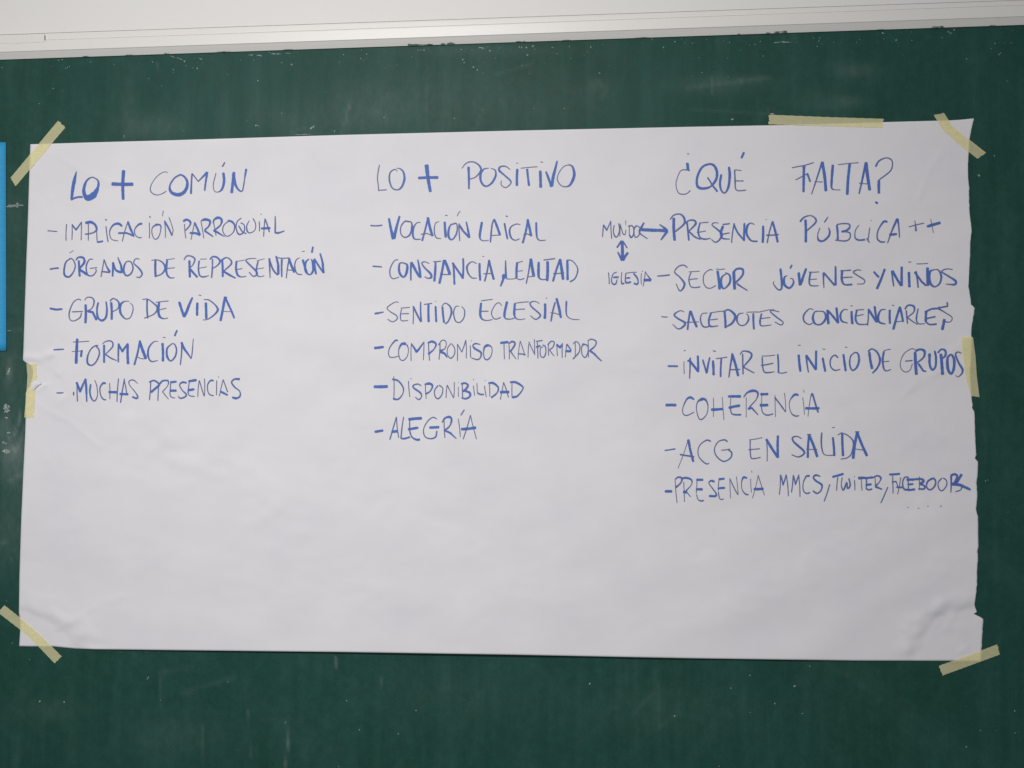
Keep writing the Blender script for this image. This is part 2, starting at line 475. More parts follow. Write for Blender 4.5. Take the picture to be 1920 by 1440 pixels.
# ------------------------------------------------------------------ tapes (left and right edge polylines, px)
TAPES = [
 ("short cream masking tape strip across the top left corner of the paper",
  [(109, 226), (64, 280), (19.5, 333.5)], [(122.5, 239), (76, 294), (29.5, 349)]),
 ("long nearly level cream masking tape strip along the top edge of the paper",
  [(1441.5, 233), (1548, 236.5), (1654, 239.5)], [(1441.5, 215), (1550, 219.5), (1657.5, 222.8)]),
 ("creased cream masking tape strip across the top right corner of the paper",
  [(1750.7, 216), (1768, 243), (1800, 272), (1833, 298)], [(1770, 211.7), (1787, 238), (1818, 262), (1849, 286.5)]),
 ("crumpled cream masking tape piece on the dented left edge of the paper",
  [(49.5, 682), (51.5, 705), (50, 730), (45.5, 783)], [(68, 682), (69, 705), (66, 730), (63.5, 783)]),
 ("upright greenish masking tape strip halfway down the torn right edge of the paper",
  [(1802, 631), (1806, 670), (1811, 710), (1821, 742)], [(1824.5, 633), (1829, 668), (1831.5, 705), (1836.5, 745)]),
 ("cream masking tape strip across the bottom left corner of the paper",
  [(8.5, 1135), (39, 1159), (77, 1192), (116, 1231)], [(-3, 1149), (37, 1180), (68, 1208), (102, 1243.5)]),
 ("cream masking tape strip across the bottom right corner of the paper",
  [(1760, 1248.5), (1815, 1229), (1870, 1208)], [(1767.5, 1266.5), (1821, 1247), (1874, 1227.5)]),
]
TAPE_MID = [[((a[0] + b[0]) / 2, (a[1] + b[1]) / 2) for a, b in zip(l, r)] for _, l, r in TAPES]

# ------------------------------------------------------------------ paper sheet
TOP = [(57, 270.5), (170, 267), (320, 263), (640, 253), (960, 245), (1280, 238), (1480, 234.3), (1655, 229), (1780, 225.7), (1800, 224.6), (1826, 222)]
BOT = [(36, 1211.5), (60, 1212), (95, 1211.5), (120, 1214), (145, 1216.3), (180, 1217.3), (320, 1219), (640, 1222.5), (960, 1227.5), (1280, 1234), (1600, 1238.5), (1838, 1239)]
RIGHT = [(1826, 222), (1820, 250), (1817.5, 262), (1816, 285), (1815, 310), (1815, 330), (1817, 350), (1817, 375), (1818, 400), (1822, 430), (1821, 440), (1819, 458), (1819, 480),
         (1817, 510), (1816, 538), (1819, 555), (1821, 572), (1827.8, 576.5), (1825, 595), (1822, 612), (1821, 628), (1822.5, 634), (1821, 660), (1818.5, 700), (1821, 740),
         (1823.3, 758), (1822.8, 766), (1827, 771), (1828, 800), (1829, 830), (1830.5, 853), (1827.5, 860.5), (1834, 864.5), (1833, 890), (1831, 905), (1832.5, 930), (1830, 955),
         (1834, 970), (1834, 1000), (1834.5, 1022), (1832.5, 1036), (1834, 1045), (1832, 1068), (1832, 1095), (1830, 1115), (1827, 1135), (1825, 1151), (1832, 1148.2), (1843.8, 1159.5),
         (1842, 1185), (1840, 1225), (1838, 1239)]
LEFT = [(57, 270.5), (56, 300), (54.5, 340), (52, 420), (49, 500), (46, 590), (44, 655), (43, 676), (50, 681), (60, 684.5), (62.5, 698), (60.5, 711), (56, 723), (51, 731), (48.5, 736), (48, 760), (48, 790), (47, 820),
        (44, 880), (40, 970), (36.5, 1080), (35.5, 1150), (38.5, 1165), (38, 1180), (36, 1211.5)]
OUTLINE = TOP + RIGHT[1:] + BOT[::-1][1:] + LEFT[::-1][1:-1]

def inside_paper(x, y):
    c = False
    n = len(OUTLINE)
    for i in range(n):
        (ax, ay), (bx, by) = OUTLINE[i], OUTLINE[(i + 1) % n]
        if (ay > y) != (by > y) and x < (bx - ax) * (y - ay) / (by - ay) + ax:
            c = not c
    return c

# creases: polyline, half width px, height in mm (positive = towards the viewer)
CREASE = [
 ([(1702, 1214), (1718, 1180), (1745, 1150), (1775, 1135), (1808, 1127)], 19, 2.6), ([(1725, 1215), (1742, 1182), (1765, 1160), (1800, 1150), (1825, 1145)], 14, -2.6),
 ([(1788, 1160), (1803, 1190), (1812, 1225)], 8, .9), ([(1822, 1165), (1824, 1212)], 7, -.8), ([(1738, 1228), (1762, 1196), (1784, 1190)], 9, -.8), ([(1800, 1222), (1818, 1208)], 5, 1.1), ([(1690, 1225), (1705, 1150), (1700, 1100)], 24, .6),
 ([(1650, 1120), (1730, 1090), (1800, 1040)], 26, .55), ([(1640, 1165), (1690, 1140)], 24, -.5),
 ([(40, 1150), (80, 1168), (115, 1195), (142, 1216)], 13, -2.4), ([(42, 1132), (95, 1145), (145, 1180), (178, 1215)], 22, 2.4),
 ([(52, 690), (80, 700), (105, 712), (118, 735)], 9, -1.9), ([(72, 735), (90, 718), (110, 700)], 5, .9), ([(66, 728), (75, 722), (82, 716)], 3, -1.1), ([(43, 669), (75, 672), (96, 664)], 7, 2.8), ([(54, 700), (66, 706)], 10, -1.5), ([(62, 736), (76, 726), (84, 722)], 4, 2.0),
 ([(105, 700), (107, 655), (106, 640)], 4, .35), ([(112, 755), (125, 740), (122, 715)], 6, .5), ([(60, 745), (75, 760), (70, 790)], 7, .5),
 ([(1755, 690), (1780, 665), (1812, 640)], 8, 1.0), ([(1740, 680), (1765, 650), (1800, 620)], 10, -.8), ([(1700, 720), (1750, 700), (1800, 690)], 14, .5), ([(1775, 730), (1810, 720)], 10, -.5),
 ([(1560, 770), (1680, 740), (1790, 750)], 22, -.4), ([(1570, 500), (1700, 540), (1810, 560)], 26, -.4), ([(1500, 900), (1640, 860), (1800, 800)], 34, .6),
 ([(1380, 1120), (1560, 1030), (1790, 900)], 40, .7), ([(1300, 1030), (1500, 960), (1700, 860)], 30, -.5), ([(1100, 1180), (1400, 1150), (1600, 1080)], 36, .5),
 ([(60, 800), (250, 840), (380, 900)], 30, -.6), ([(70, 860), (200, 880), (330, 930)], 26, .5), ([(250, 790), (420, 880), (560, 1000)], 50, .8), ([(420, 1130), (560, 1090), (720, 1110)], 36, -.5),
 ([(600, 900), (800, 980), (1000, 1050)], 60, .5), ([(700, 1130), (900, 1150), (1050, 1110)], 40, .5), ([(150, 1000), (300, 1060), (420, 1040)], 40, .5),
 ([(120, 640), (150, 690), (140, 760)], 16, -.5), ([(560, 640), (640, 700), (660, 800)], 40, .3), ([(300, 380), (560, 420), (700, 380)], 50, .25), ([(1120, 600), (1200, 700), (1180, 860)], 46, .4),
 ([(1790, 300), (1740, 270)], 10, -.5), ([(1700, 260), (1740, 300), (1810, 330)], 14, .5), ([(90, 300), (130, 285)], 12, .3), ([(92, 285), (150, 318), (215, 345)], 6, .5), ([(70, 320), (95, 372)], 6, .45), ([(105, 1180), (175, 1140), (230, 1118)], 6, .5), ([(70, 1165), (92, 1105)], 7, .45), ([(1775, 268), (1742, 322), (1722, 372)], 7, .5), ([(1745, 1190), (1690, 1178)], 6, .55), ([(1800, 690), (1735, 705), (1690, 745)], 6, .6), ([(1805, 660), (1750, 625)], 6, .5), ([(1550, 244), (1535, 300)], 9, .4), ([(70, 760), (130, 790), (190, 840)], 6, .5), ([(1640, 380), (1740, 420), (1815, 430)], 30, .35),
]
CR = []
for pts, w, h in CREASE:
    xs_ = [q[0] for q in pts]; ys_ = [q[1] for q in pts]
    h *= 1.45
    CR.append((pts, w, h * 1e-3, min(xs_) - 2.6 * w, max(xs_) + 2.6 * w, min(ys_) - 2.6 * w, max(ys_) + 2.6 * w))

def paper_d(x, y):
    u = (x - 45) / 1785.0
    v = (y - 245) / 985.0
    u = max(0, min(1, u)); v = max(0, min(1, v))
    hold = 1.0
    for pl in TAPE_MID:
        if abs(x - pl[0][0]) < 320 and abs(y - pl[0][1]) < 320:
            hold = min(hold, 1 - math.exp(-(poly_dist(x, y, pl) / 75.0) ** 2))
    d = 0.0006 + 0.0022 * math.sin(math.pi * u) * math.sin(math.pi * v) ** 0.8
    d += 0.0085 * v ** 7 * math.sin(math.pi * min(1, max(0, (u - .02) / .9))) ** .6
    d += 0.0022 * math.exp(-u / .05) * math.sin(math.pi * v) ** 2
    d += 0.0026 * math.exp(-(1 - u) / .03) * (0.4 + 0.6 * math.sin(6 * v + 0.6) ** 2)
    d += 0.0009 * mnoise.noise(Vector((x / 210, y / 170, 0))) + 0.0006 * mnoise.noise(Vector((x / 90 + y / 130, y / 75, 5)))
    d += 0.0005 * mnoise.noise(Vector((x / 58, y / 50, 9))) + 0.00018 * mnoise.noise(Vector((x / 24, y / 20, 19)))
    k = max(0.0, min(1.0, (x - 500) / 900.0))
    low = 0.45 + 0.55 * max(0.0, min(1.0, (y - 420) / 500.0))
    d += 0.0018 * low * (1.7 * k * mnoise.noise(Vector(((x - y) / 480, (y + .55 * x) / 104, 41))) + (1 - k) * mnoise.noise(Vector(((x + y) / 520, (y - .42 * x) / 84, 57))))
    d *= hold
    for pts, w, h, xa, xb, ya, yb in CR:
        if xa < x < xb and ya < y < yb:
            q = poly_dist(x, y, pts) / w
            if q < 2.6:
                d += h * math.exp(-q * q) * (0.45 + .55 * hold) * (0.85 + 0.9 * mnoise.noise(Vector((x / 26, y / 26, w))))
    return max(0.00035, d + 0.0004)

DN = {}
def paper_depth(x, y):
    return paper_d(x, y)

top_y = lambda u: lerp_tab(TOP, 57 + (1826 - 57) * u)
bot_y = lambda u: lerp_tab(BOT, 36 + (1838 - 36) * u)
def edge_param(tab):
    y0, y1 = tab[0][1], tab[-1][1]
    return [((q[1] - y0) / (y1 - y0), q[0]) for q in tab]
LE, RE = edge_param(LEFT), edge_param(RIGHT)
RE = sorted(RE, key=lambda q: q[0])
us = [i / 120 * .08 for i in range(41)]
us = [.0 + .08 * i / 40 for i in range(40)] + [.08 + .84 * i / 170 for i in range(170)] + [.92 + .08 * i / 46 for i in range(47)]
NV = 300
vs, fs = [], []
for j in range(NV + 1):
    v = j / NV
    xl = lerp_tab(LE, v)
    xr = lerp_tab(RE, v) + 0.9 * mnoise.noise(Vector((0, v * 160, 3))) + .5 * mnoise.noise(Vector((0, v * 420, 8)))
    for u in us:
        # edge wobble fades out quickly inside the sheet so that the interior rows stay regular
        fl, fr = math.exp(-u / .012), math.exp(-(1 - u) / .012)
        xls, xrs = 57 + (36 - 57) * v, 1826 + (1838 - 1826) * v
        x = xls + (xrs - xls) * u + (xl - xls) * fl + (xr - xrs) * fr
        y = top_y(u) + (bot_y(u) - top_y(u)) * v
        vs.append(at(x, y, paper_d(x, y)))
k = len(us)
for j in range(NV):
    for i in range(k - 1):
        a = j * k + i
        fs.append((a, a + k, a + k + 1, a + 1))
paper = mesh_obj("paper_sheet", vs, fs, M_PAPER, None, True)
sm = paper.modifiers.new("thickness", 'SOLIDIFY'); sm.thickness = 0.00022; sm.offset = -1
tag(paper, "wide white paper sheet with blue handwritten lists taped to the chalkboard", "paper")

# small torn flap of the sheet curling over the tape on the left edge
FLAP = [(58, 728), (59, 719), (64, 713), (70, 713.5), (76, 717.5), (77, 720), (72, 722.5), (67, 727), (63, 731)]
fcx, fcy = 67, 720.5
vs = [at(fcx, fcy, paper_d(fcx, fcy) + .0030)]
for ring in (.5, 1.0):
    for (x, y) in FLAP:
        xx, yy = fcx + (x - fcx) * ring, fcy + (y - fcy) * ring
        vs.append(at(xx, yy, paper_d(max(xx, 58), yy) + .0016 + .0016 * (1 - ring) + .0012 * max(0, (68 - xx) / 12)))
n = len(FLAP)
fs = [(0, 1 + i, 1 + (i + 1) % n) for i in range(n)] + [(1 + i, 1 + n + i, 1 + n + (i + 1) % n, 1 + (i + 1) % n) for i in range(n)]
mesh_obj("torn_flap", vs, fs, M_PAPER, paper, True)

# ------------------------------------------------------------------ tape meshes
for ti, (label, le, ri) in enumerate(TAPES):
    rnd = random.Random(40 + ti)
    NL, NW = 48, 8
    def along(pl, t):
        s = t * (len(pl) - 1); i = min(int(s), len(pl) - 2); f = s - i
        return pl[i][0] + (pl[i + 1][0] - pl[i][0]) * f, pl[i][1] + (pl[i + 1][1] - pl[i][1]) * f
    j0 = [rnd.uniform(-.007, .007) for _ in range(NW + 1)]
    j1 = [rnd.uniform(-.007, .007) for _ in range(NW + 1)]
    pts, flat = [], []
    for a in range(NL + 1):
        for b in range(NW + 1):
            t = a / NL; s = b / NW
            tt = t + (j0[b] if a == 0 else 0) + (j1[b] if a == NL else 0)
            tt = max(-.02, min(1.02, tt))
            (x0, y0), (x1, y1) = along(le, max(0, min(1, tt))), along(ri, max(0, min(1, tt)))
            e = 0.25 * math.sin(a * 1.7 + ti) * (1 if b in (0, NW) else 0)
            x, y = x0 + (x1 - x0) * s, y0 + (y1 - y0) * s + e
            ex = tt - max(0, min(1, tt))
            x += ex * (le[-1][0] - le[0][0]); y += ex * (le[-1][1] - le[0][1])
            d = 0.0
            for ox, oy in ((0, 0), (4, 0), (-4, 0), (0, 4), (0, -4), (3, 3), (-3, -3)):
                if inside_paper(x + ox, y + oy):
                    d = max(d, paper_d(x + ox, y + oy))
            wr = .00025 * max(0, mnoise.noise(Vector((x / 9, y / 9, 20 + ti))))
            wr += .0007 * math.exp(-((a / NL - (.62, .3, .42, .55, .5, .5, .35)[ti] - .05 * (b / NW - .5)) / .018) ** 2) + .0005 * max(0, mnoise.noise(Vector((a / 2.2, b / 14, 60 + ti)))) ** 2
            if ti == 3: wr += .0009 * max(0, mnoise.noise(Vector((x / 11, y / 14, 31)))) 
            pts.append((x, y)); flat.append(d + .00055 + wr)
    vs = [at(x, y, d) for (x, y), d in zip(pts, flat)]
    fs = []
    for a in range(NL):
        for b in range(NW):
            q = a * (NW + 1) + b
            fs.append((q, q + 1, q + NW + 2, q + NW + 1))
    o = mesh_obj("masking_tape", vs, fs, M_TAPE, None, True)
    tag(o, label, "tape", "masking tape holding the paper")

# ------------------------------------------------------------------ handwriting
# Every line: (part name, label, [(origin x, origin y, [strokes])]).  A stroke is "kind width x,y[,w] ..." in sixths of a survey pixel
# from the block's origin; p = straight runs, c = smooth curve.
LINES = []
def T(name, label, *blocks):
    LINES.append((name, label, blocks))

T("heading", "heading reading LO + COMÚN in thick blue marker",
 (80, 300, """p20 378,130,12 362,200,34 345,280,40 332,370,34 322,440,28|c22 316,448 380,420 450,415
c20 545,195,16 490,240,24 462,330,34 475,400,46 515,425,72 575,390,70 620,310,30 625,240,20 590,205,16 545,195,16
p40 910,115 905,445,32|p38 775,268 1018,272
c10 1408,140 1360,135 1290,180 1230,260 1210,330,14 1235,375,14 1290,393,12 1350,375,12 1392,348
c20 1545,165,20 1480,205,18 1430,290,20 1445,360,34 1515,390,42 1580,370,40 1620,310,34 1625,240,28 1590,185,24 1540,160,18
p22 1680,150,18 1668,380,24|p16 1680,150 1750,240 1850,135,26|p26 1852,135 1822,345,20"""),
 (320, 300, """c16 510,145,12 480,270 490,345 530,360 575,330,24 600,240,30 592,140,28|p18 608,25 580,75
p32 712,135 685,370|c24 705,150,34 730,280,30 775,345,20 805,350|p20 808,350,16 830,220 850,100,26"""))
T("list_line", "line reading IMPLICACIÓN PARROQUIAL",
 (80, 300, """p14 55,795 160,804|p12 268,720 262,905|p12 330,725 328,895|p20 330,725 375,785 435,700,14|p12 437,695 432,900
p12 512,690 512,905|c30 478,708 540,698 590,730,28 605,785,22 560,820,16 475,835,18|p12 608,790 612,910|c22 608,918 630,922 680,912
p14 712,745 735,920|p18 708,665 716,680|c16 895,745,24 850,715,28 790,735,22 752,810,14 775,890,12 850,910,12
p14 960,690 895,915|p26 958,690,20 985,770,28 1025,860,22|p22 850,822 940,820 1025,855
c16 1120,715,26 1080,725,22 1035,780,14 1040,840,14 1080,872,14 1115,872|p12 1198,705 1200,880|p16 1205,630 1208,648|p10 1357,570 1345,632
c16 1270,725,24 1325,735,20 1325,800,12 1300,870,14 1260,890,14 1230,830,12 1235,760,14 1290,720,24
p12 1370,680 1380,875|p24 1372,690 1455,850,20|p12 1455,850 1468,790 1420,645"""),
 (320, 300, """p12 155,720 170,880|c26 138,690 180,670 220,695,24 215,735,18 165,795,16|p12 270,700 228,895|p24 268,705 330,845|p26 215,820 280,822 330,845
p12 340,690 372,880|c24 340,685,18 385,668,28 440,685,26 430,740,20 380,790,22|p24 380,795 475,860,18
p12 480,690 510,850|c24 475,710,16 490,670,22 535,648,30 572,670,28 560,730,18 480,800,22|p26 485,795 530,815 605,860,12
c14 655,685 600,730 585,790 610,845 650,855 705,810 720,740,20 690,695,26 640,680,22
c14 795,652 750,690 735,760 760,830,20 800,830,18 830,790,16 825,730 785,705|p20 765,740,18 800,800 850,830,16
c16 885,680,10 855,740,16 862,800,20 890,820,14 945,790,12 955,720,14 925,655,16|p14 995,690 998,800|p12 1015,605 1018,615
p14 1060,660 1045,860|p18 1060,660 1110,810|p28 1018,770 1120,765|p20 1175,630,14 1175,820,22|c24 1170,815 1210,820 1280,797,14"""))
T("list_line", "line reading ÓRGANOS DE REPRESENTACIÓN",
 (80, 300, """p20 80,1228 180,1215|p8 300,1047 345,1018|c20 310,1110,16 260,1150,18 240,1240,22 250,1300,24 300,1312,22 350,1250,16 365,1180,16 335,1115,16 295,1110,16
p24 405,1130 415,1310|c22 372,1130,16 400,1095,20 455,1100,26 468,1150,26 410,1225,22|p28 405,1225 500,1290
c14 565,1120 530,1115 495,1170,18 490,1240,18 510,1295,20 560,1300,16 600,1255,14 595,1220|p12 530,1220 612,1208
p14 690,1120 655,1315|p24 688,1120,18 715,1190 755,1260,28|p18 660,1255 755,1265
p22 790,1150 785,1310|c24 790,1150 820,1235 885,1265,26|p24 890,1270 880,1180 845,1095,14
c22 950,1140,14 920,1180,20 910,1250,26 940,1300,20 990,1280,18 1015,1215,18 995,1150,16 950,1140,14
c18 1090,1115,12 1045,1112,14 1025,1160,16 1080,1215,22 1118,1275,20 1095,1318,16 1050,1315,14
p26 1268,1125 1270,1315|c16 1220,1130,10 1280,1122,14 1345,1150,18 1380,1215,26 1340,1280,18 1265,1310,14
c24 1400,1125 1390,1220 1400,1290 1435,1325,18 1485,1325,12|p10 1385,1120 1485,1108|p12 1390,1222 1485,1212"""),
 (320, 300, """p26 210,1130 215,1320|c16 148,1125,14 180,1080,16 240,1085,18 272,1120,20 245,1185,14 205,1215,14|p24 210,1215 300,1318,26
c20 320,1130 312,1220 325,1295 365,1315 430,1300,12|p10 330,1115 405,1112|p10 310,1218 405,1200
p18 470,1110 460,1325|c18 440,1120 470,1088 520,1095,22 555,1140,24 520,1190,16 460,1225,14
p24 580,1130 585,1315|c20 565,1135,26 620,1098,16 670,1120,18 680,1170,20 590,1255,16|p26 590,1250 640,1280 730,1328,18
c24 740,1135 735,1225 755,1295 800,1315,14 850,1305|p10 730,1140 830,1125|p12 730,1232 805,1220
c16 965,1108,10 895,1108,12 845,1125,16 870,1160,20 960,1250,22 970,1285,20 930,1308,16 880,1260
c16 985,1130 965,1220,22 970,1290 1005,1312,12 1055,1300|p10 970,1135 1055,1110|p10 975,1225 1048,1212
p24 1110,1105 1118,1325,14|c22 1110,1125 1150,1230 1195,1285 1212,1285,18|p28 1212,1285 1210,1180 1185,1080,22
p24 1250,1115 1250,1315,18|p14 1185,1095 1250,1105 1330,1100|p18 1335,1100 1300,1330,14|c28 1330,1105 1355,1180 1395,1265,32|p14 1310,1235 1390,1240
c18 1455,1100,10 1415,1120,14 1395,1190,18 1420,1275,16 1480,1290,14|p26 1485,1120 1530,1265
c22 1560,1110,12 1520,1150,24 1515,1240,30 1560,1290,18 1600,1250,26 1600,1170,26 1580,1110,12|p10 1478,1030 1508,1026|p22 1600,975 1588,1042
p30 1610,1120 1635,1285,22|p24 1615,1110 1720,1270,22|p26 1720,1270 1710,1160 1680,1050,20"""))
T("list_line", "line reading GRUPO DE VIDA",
 (80, 540, """p24 80,228 150,242 220,236|c14 430,140 405,125 345,160,14 300,270,18 305,350,14 350,370,14 420,330,16 435,275,14|p14 330,268 450,262
p28 482,185 480,395|c18 470,140,12 500,105,14 555,110,18 578,150,20 555,225,14 485,265,12|p26 505,262 560,270 605,360
c22 625,160 610,240 620,330,24 665,365 710,330 722,240,22 712,150,18|p26 770,160 775,355|c16 755,150 790,118,16 840,140,18 860,185,22 840,235,14 780,270,12
c20 975,150,10 920,150,14 875,190,28 875,280,26 930,345,16 985,330,14 1015,250,14 1010,195,12 980,165,10
p20 1175,130 1180,340|c16 1120,130,10 1180,125,14 1245,170,18 1290,220,24 1255,290,16 1140,340,12
c24 1310,160 1300,250,28 1315,320 1365,345,14 1412,335,10|p12 1275,160 1415,145|p12 1310,245 1390,228"""),
 (320, 540, """p28 95,155 150,325|p26 150,325,34 180,265 245,105,20|p28 300,165 297,310|p12 315,78 342,86
p28 395,165 400,345|c16 370,130,10 430,135,16 500,190,18 530,245,26 490,300,20 420,350,14 360,360,10
p28 610,105 560,370|p24 615,110 680,250,24 715,340|c10 585,258 630,265 680,264|p22 600,105 632,108"""))
T("list_line", "line reading FORMACIÓN",
 (80, 540, """p18 122,695 238,688|p32 388,570 375,850|p12 340,608 430,605 520,598|p10 328,715 450,705|p24 440,700 430,775
c16 625,648 590,650 540,690 505,770,20 505,845,24 550,870,18 600,830,18 635,750,18 630,690,18 595,650
p24 690,640 690,840|c18 672,630,12 710,600,14 775,600,18 785,660,18 700,750,12|p18 705,745 760,785 830,815,14
p24 855,625 850,835,18|p22 850,630 895,715 960,625|p28 955,625 960,855|p22 1095,590 1030,865|p30 1090,595 1160,790,34|c12 1065,775 1110,795 1170,795
c20 1300,600,10 1250,605,14 1195,670,22 1185,760,24 1220,825,18 1295,815,12|p28 1347,620 1352,825|p12 1352,556 1380,556|p22 1512,475 1485,540
c22 1450,630,14 1400,680,22 1400,770,26 1440,820,18 1490,770,20 1505,690,20 1480,630,16 1440,630,14
p20 1565,610 1548,865,16|p22 1560,610,28 1595,690 1670,795,16|p14 1670,795 1685,690 1695,570,10"""))
T("list_line", "line reading MUCHAS PRESENCIAS",
 (80, 540, """p16 155,1180 232,1178|p18 347,1170 347,1208|p14 385,1060 390,1275|p26 380,1060 420,1165 480,1025,20|p26 480,1020 490,1130 495,1280,16
c16 540,1080,20 530,1170 550,1245 585,1270,16 615,1210,12 610,1110 585,1035|c18 710,1075,24 680,1070,24 645,1120,16 650,1200,14 680,1250,18 715,1258,18
p12 752,1070 755,1250|p14 852,1020 835,1280|p28 740,1170 835,1172|p16 920,1020 875,1290|p14 915,1030 945,1190 950,1200|p28 865,1192 962,1195
c16 1070,1075,12 1020,1035,16 975,1045,14 975,1090,12 1040,1170,14 1068,1220,20 1055,1242,24 1005,1222,22
p14 1215,1045 1200,1260|c22 1195,1060,18 1250,1040,22 1300,1070,22 1310,1090,24 1215,1175,28
p14 1305,1080 1295,1270|c16 1310,1085,20 1350,1045,22 1410,1045,20 1405,1100,12 1345,1170,14|p14 1350,1170 1415,1250,12
p14 1440,1060 1430,1180|c14 1430,1170 1440,1220 1490,1240|p26 1435,1060 1505,1052|p28 1430,1155 1505,1155
c20 1620,1068,24 1575,1060,24 1540,1090,16 1570,1150,16 1615,1195,22 1600,1225,20 1550,1240,20 1520,1215,12
p14 1648,1060 1632,1180|c14 1635,1165 1650,1210 1710,1220|p28 1640,1050 1730,1035|p28 1632,1150 1705,1138"""),
 (320, 540, """p12 320,1040 305,1225|p14 322,1040 375,1215|p12 380,1215 380,1020|c18 482,1045,24 450,1040,22 415,1090,14 420,1170 450,1205,16 485,1210,14
p12 517,1040 515,1205|p10 537,995 540,1005|p12 590,1030 548,1215|p14 590,1030 640,1170|p24 560,1165 640,1205
c20 778,1025,26 720,1025,22 685,1060,18 720,1115,20 775,1160,16 780,1215,20 740,1240,26 690,1230,24"""))
T("heading", "heading reading LO + POSITIVO",
 (680, 280, """p14 188,175 165,330 180,465|p14 175,462 270,455|c20 390,245,12 360,225,14 310,260,18 300,340,20 330,430,18 390,455,16 440,420,22 470,330,28 455,250,22 415,215,14 380,212,10
p48 718,172 762,478,32|p32 625,322 850,316|p28 1190,195 1195,445,22|c16 1115,215,12 1165,155,14 1240,140,16 1310,180,20 1330,240,24 1270,310,14 1205,335,12
c22 1420,210,10 1360,225,18 1325,290,26 1335,370,26 1385,415,20 1450,380,24 1495,300,24 1490,235,18 1440,212,10
c16 1660,228,12 1610,192,16 1550,195,20 1535,235,26 1600,295,20 1660,350,20 1665,385,16 1610,430,14 1560,400,14 1560,350,12"""),
 (880, 280, """p28 540,220 535,410|p10 530,155 548,156|p26 650,220 672,410|p12 580,212 765,195|p32 798,240 803,430|p12 800,142 828,144
p22 862,250 925,420,34|p22 930,415,34 945,300 988,130,20
c14 1130,170,12 1060,195,12 1005,270,12 990,340,14 1030,405,14 1090,420,16 1140,390,26 1180,290,34 1160,195,22 1110,170,12"""))
T("list_line", "line reading VOCACIÓN LAICAL",
 (680, 280, """p18 88,856 150,860 220,852|p24 295,775 345,1010,38|p28 350,1005,38 415,750,22
c18 500,810,14 545,820,18 555,880,26 530,960,20 475,990,16 430,950,16 430,870,16 475,810,18 525,815
c20 650,820,12 605,830,14 570,890,24 565,970,24 590,1010,18 655,1010,12|p22 735,765 668,1030|p30 732,765 785,975|p14 655,955 720,945 790,970
c16 860,812,10 820,830,12 805,910,16 825,990,16 885,1005,10|p28 922,815 935,990|p12 928,742 952,744|c16 1100,695,12 1075,720 1065,752
c22 1045,835,14 990,850,18 965,920,26 970,990,26 1005,1015,18 1050,960,20 1065,880,18 1050,830,14 1010,845
p18 1085,835 1092,1030,14|p24 1085,850 1130,920 1195,990|p28 1200,995 1165,815,18"""),
 (880, 280, """c26 142,815 118,960,28 125,1010,18 160,1028,14 220,1022,12|p20 255,850 237,1045|p28 280,785,22 345,965,30|p12 250,970 350,965|p18 275,790 252,860
p22 395,830 430,1010|p16 412,748 430,758|c20 575,848,12 530,840,14 470,870,18 452,930,24 475,1000,20 520,1022,14 565,1005
p24 660,785 600,1055|p28 655,790 695,975|p14 610,960 650,950 705,975|c22 752,818 755,930,24 765,1000,18 800,1025,14 862,1020,12"""))
T("list_line", "line reading CONSTANCIA, LEALTAD",
 (680, 460, """p18 112,235 165,238 215,243|c14 400,160 355,175 310,260,16 310,340,16 345,375,14 410,355,12
c22 480,200,14 420,200,18 408,270,28 425,330,26 465,355,20 495,300,30 500,220,26 460,200,14
p24 545,190 542,395,18|p32 545,190 600,290 640,355|p28 650,365 640,270 620,160,16
c18 750,205,12 700,185,14 665,200,18 700,255,20 765,320,26 770,360,24 730,370,16 695,350,14|p26 820,190 805,405|p14 795,185 880,178
p28 915,165 862,430|p32 920,165 980,325|p14 890,325 990,328|p24 1020,200 1032,440|p24 1010,195 1130,370|p26 1125,375 1130,145,22
c20 1285,205,12 1225,185,14 1175,235,24 1185,310,20 1230,365,16 1285,368,12|p26 1315,200 1322,395|p10 1348,122 1365,126
p20 1420,165 1372,405|p26 1420,165 1475,385|p14 1358,320 1460,315|p38 1592,325 1580,370|p26 1590,350,30 1550,460,20
p22 1608,170,16 1612,370,26|c12 1615,378 1680,378 1730,370|p26 1738,190 1730,370|c14 1735,375 1775,385 1820,370|p12 1740,195 1800,178|p12 1740,292 1800,285"""),
 (880, 460, """p22 690,150 640,430,16|p34 690,150 725,350|p12 660,355 735,348|c30 780,185 778,330 790,370,20 825,385,14 870,380|p32 880,180 875,400|p16 835,165 965,148
p24 1020,155 940,405|p32 1020,155 1055,385|p14 945,318 1065,308|p28 1102,165 1105,390|c16 1100,165,14 1150,170 1200,220 1220,280,18 1190,370,18 1130,412,18"""))
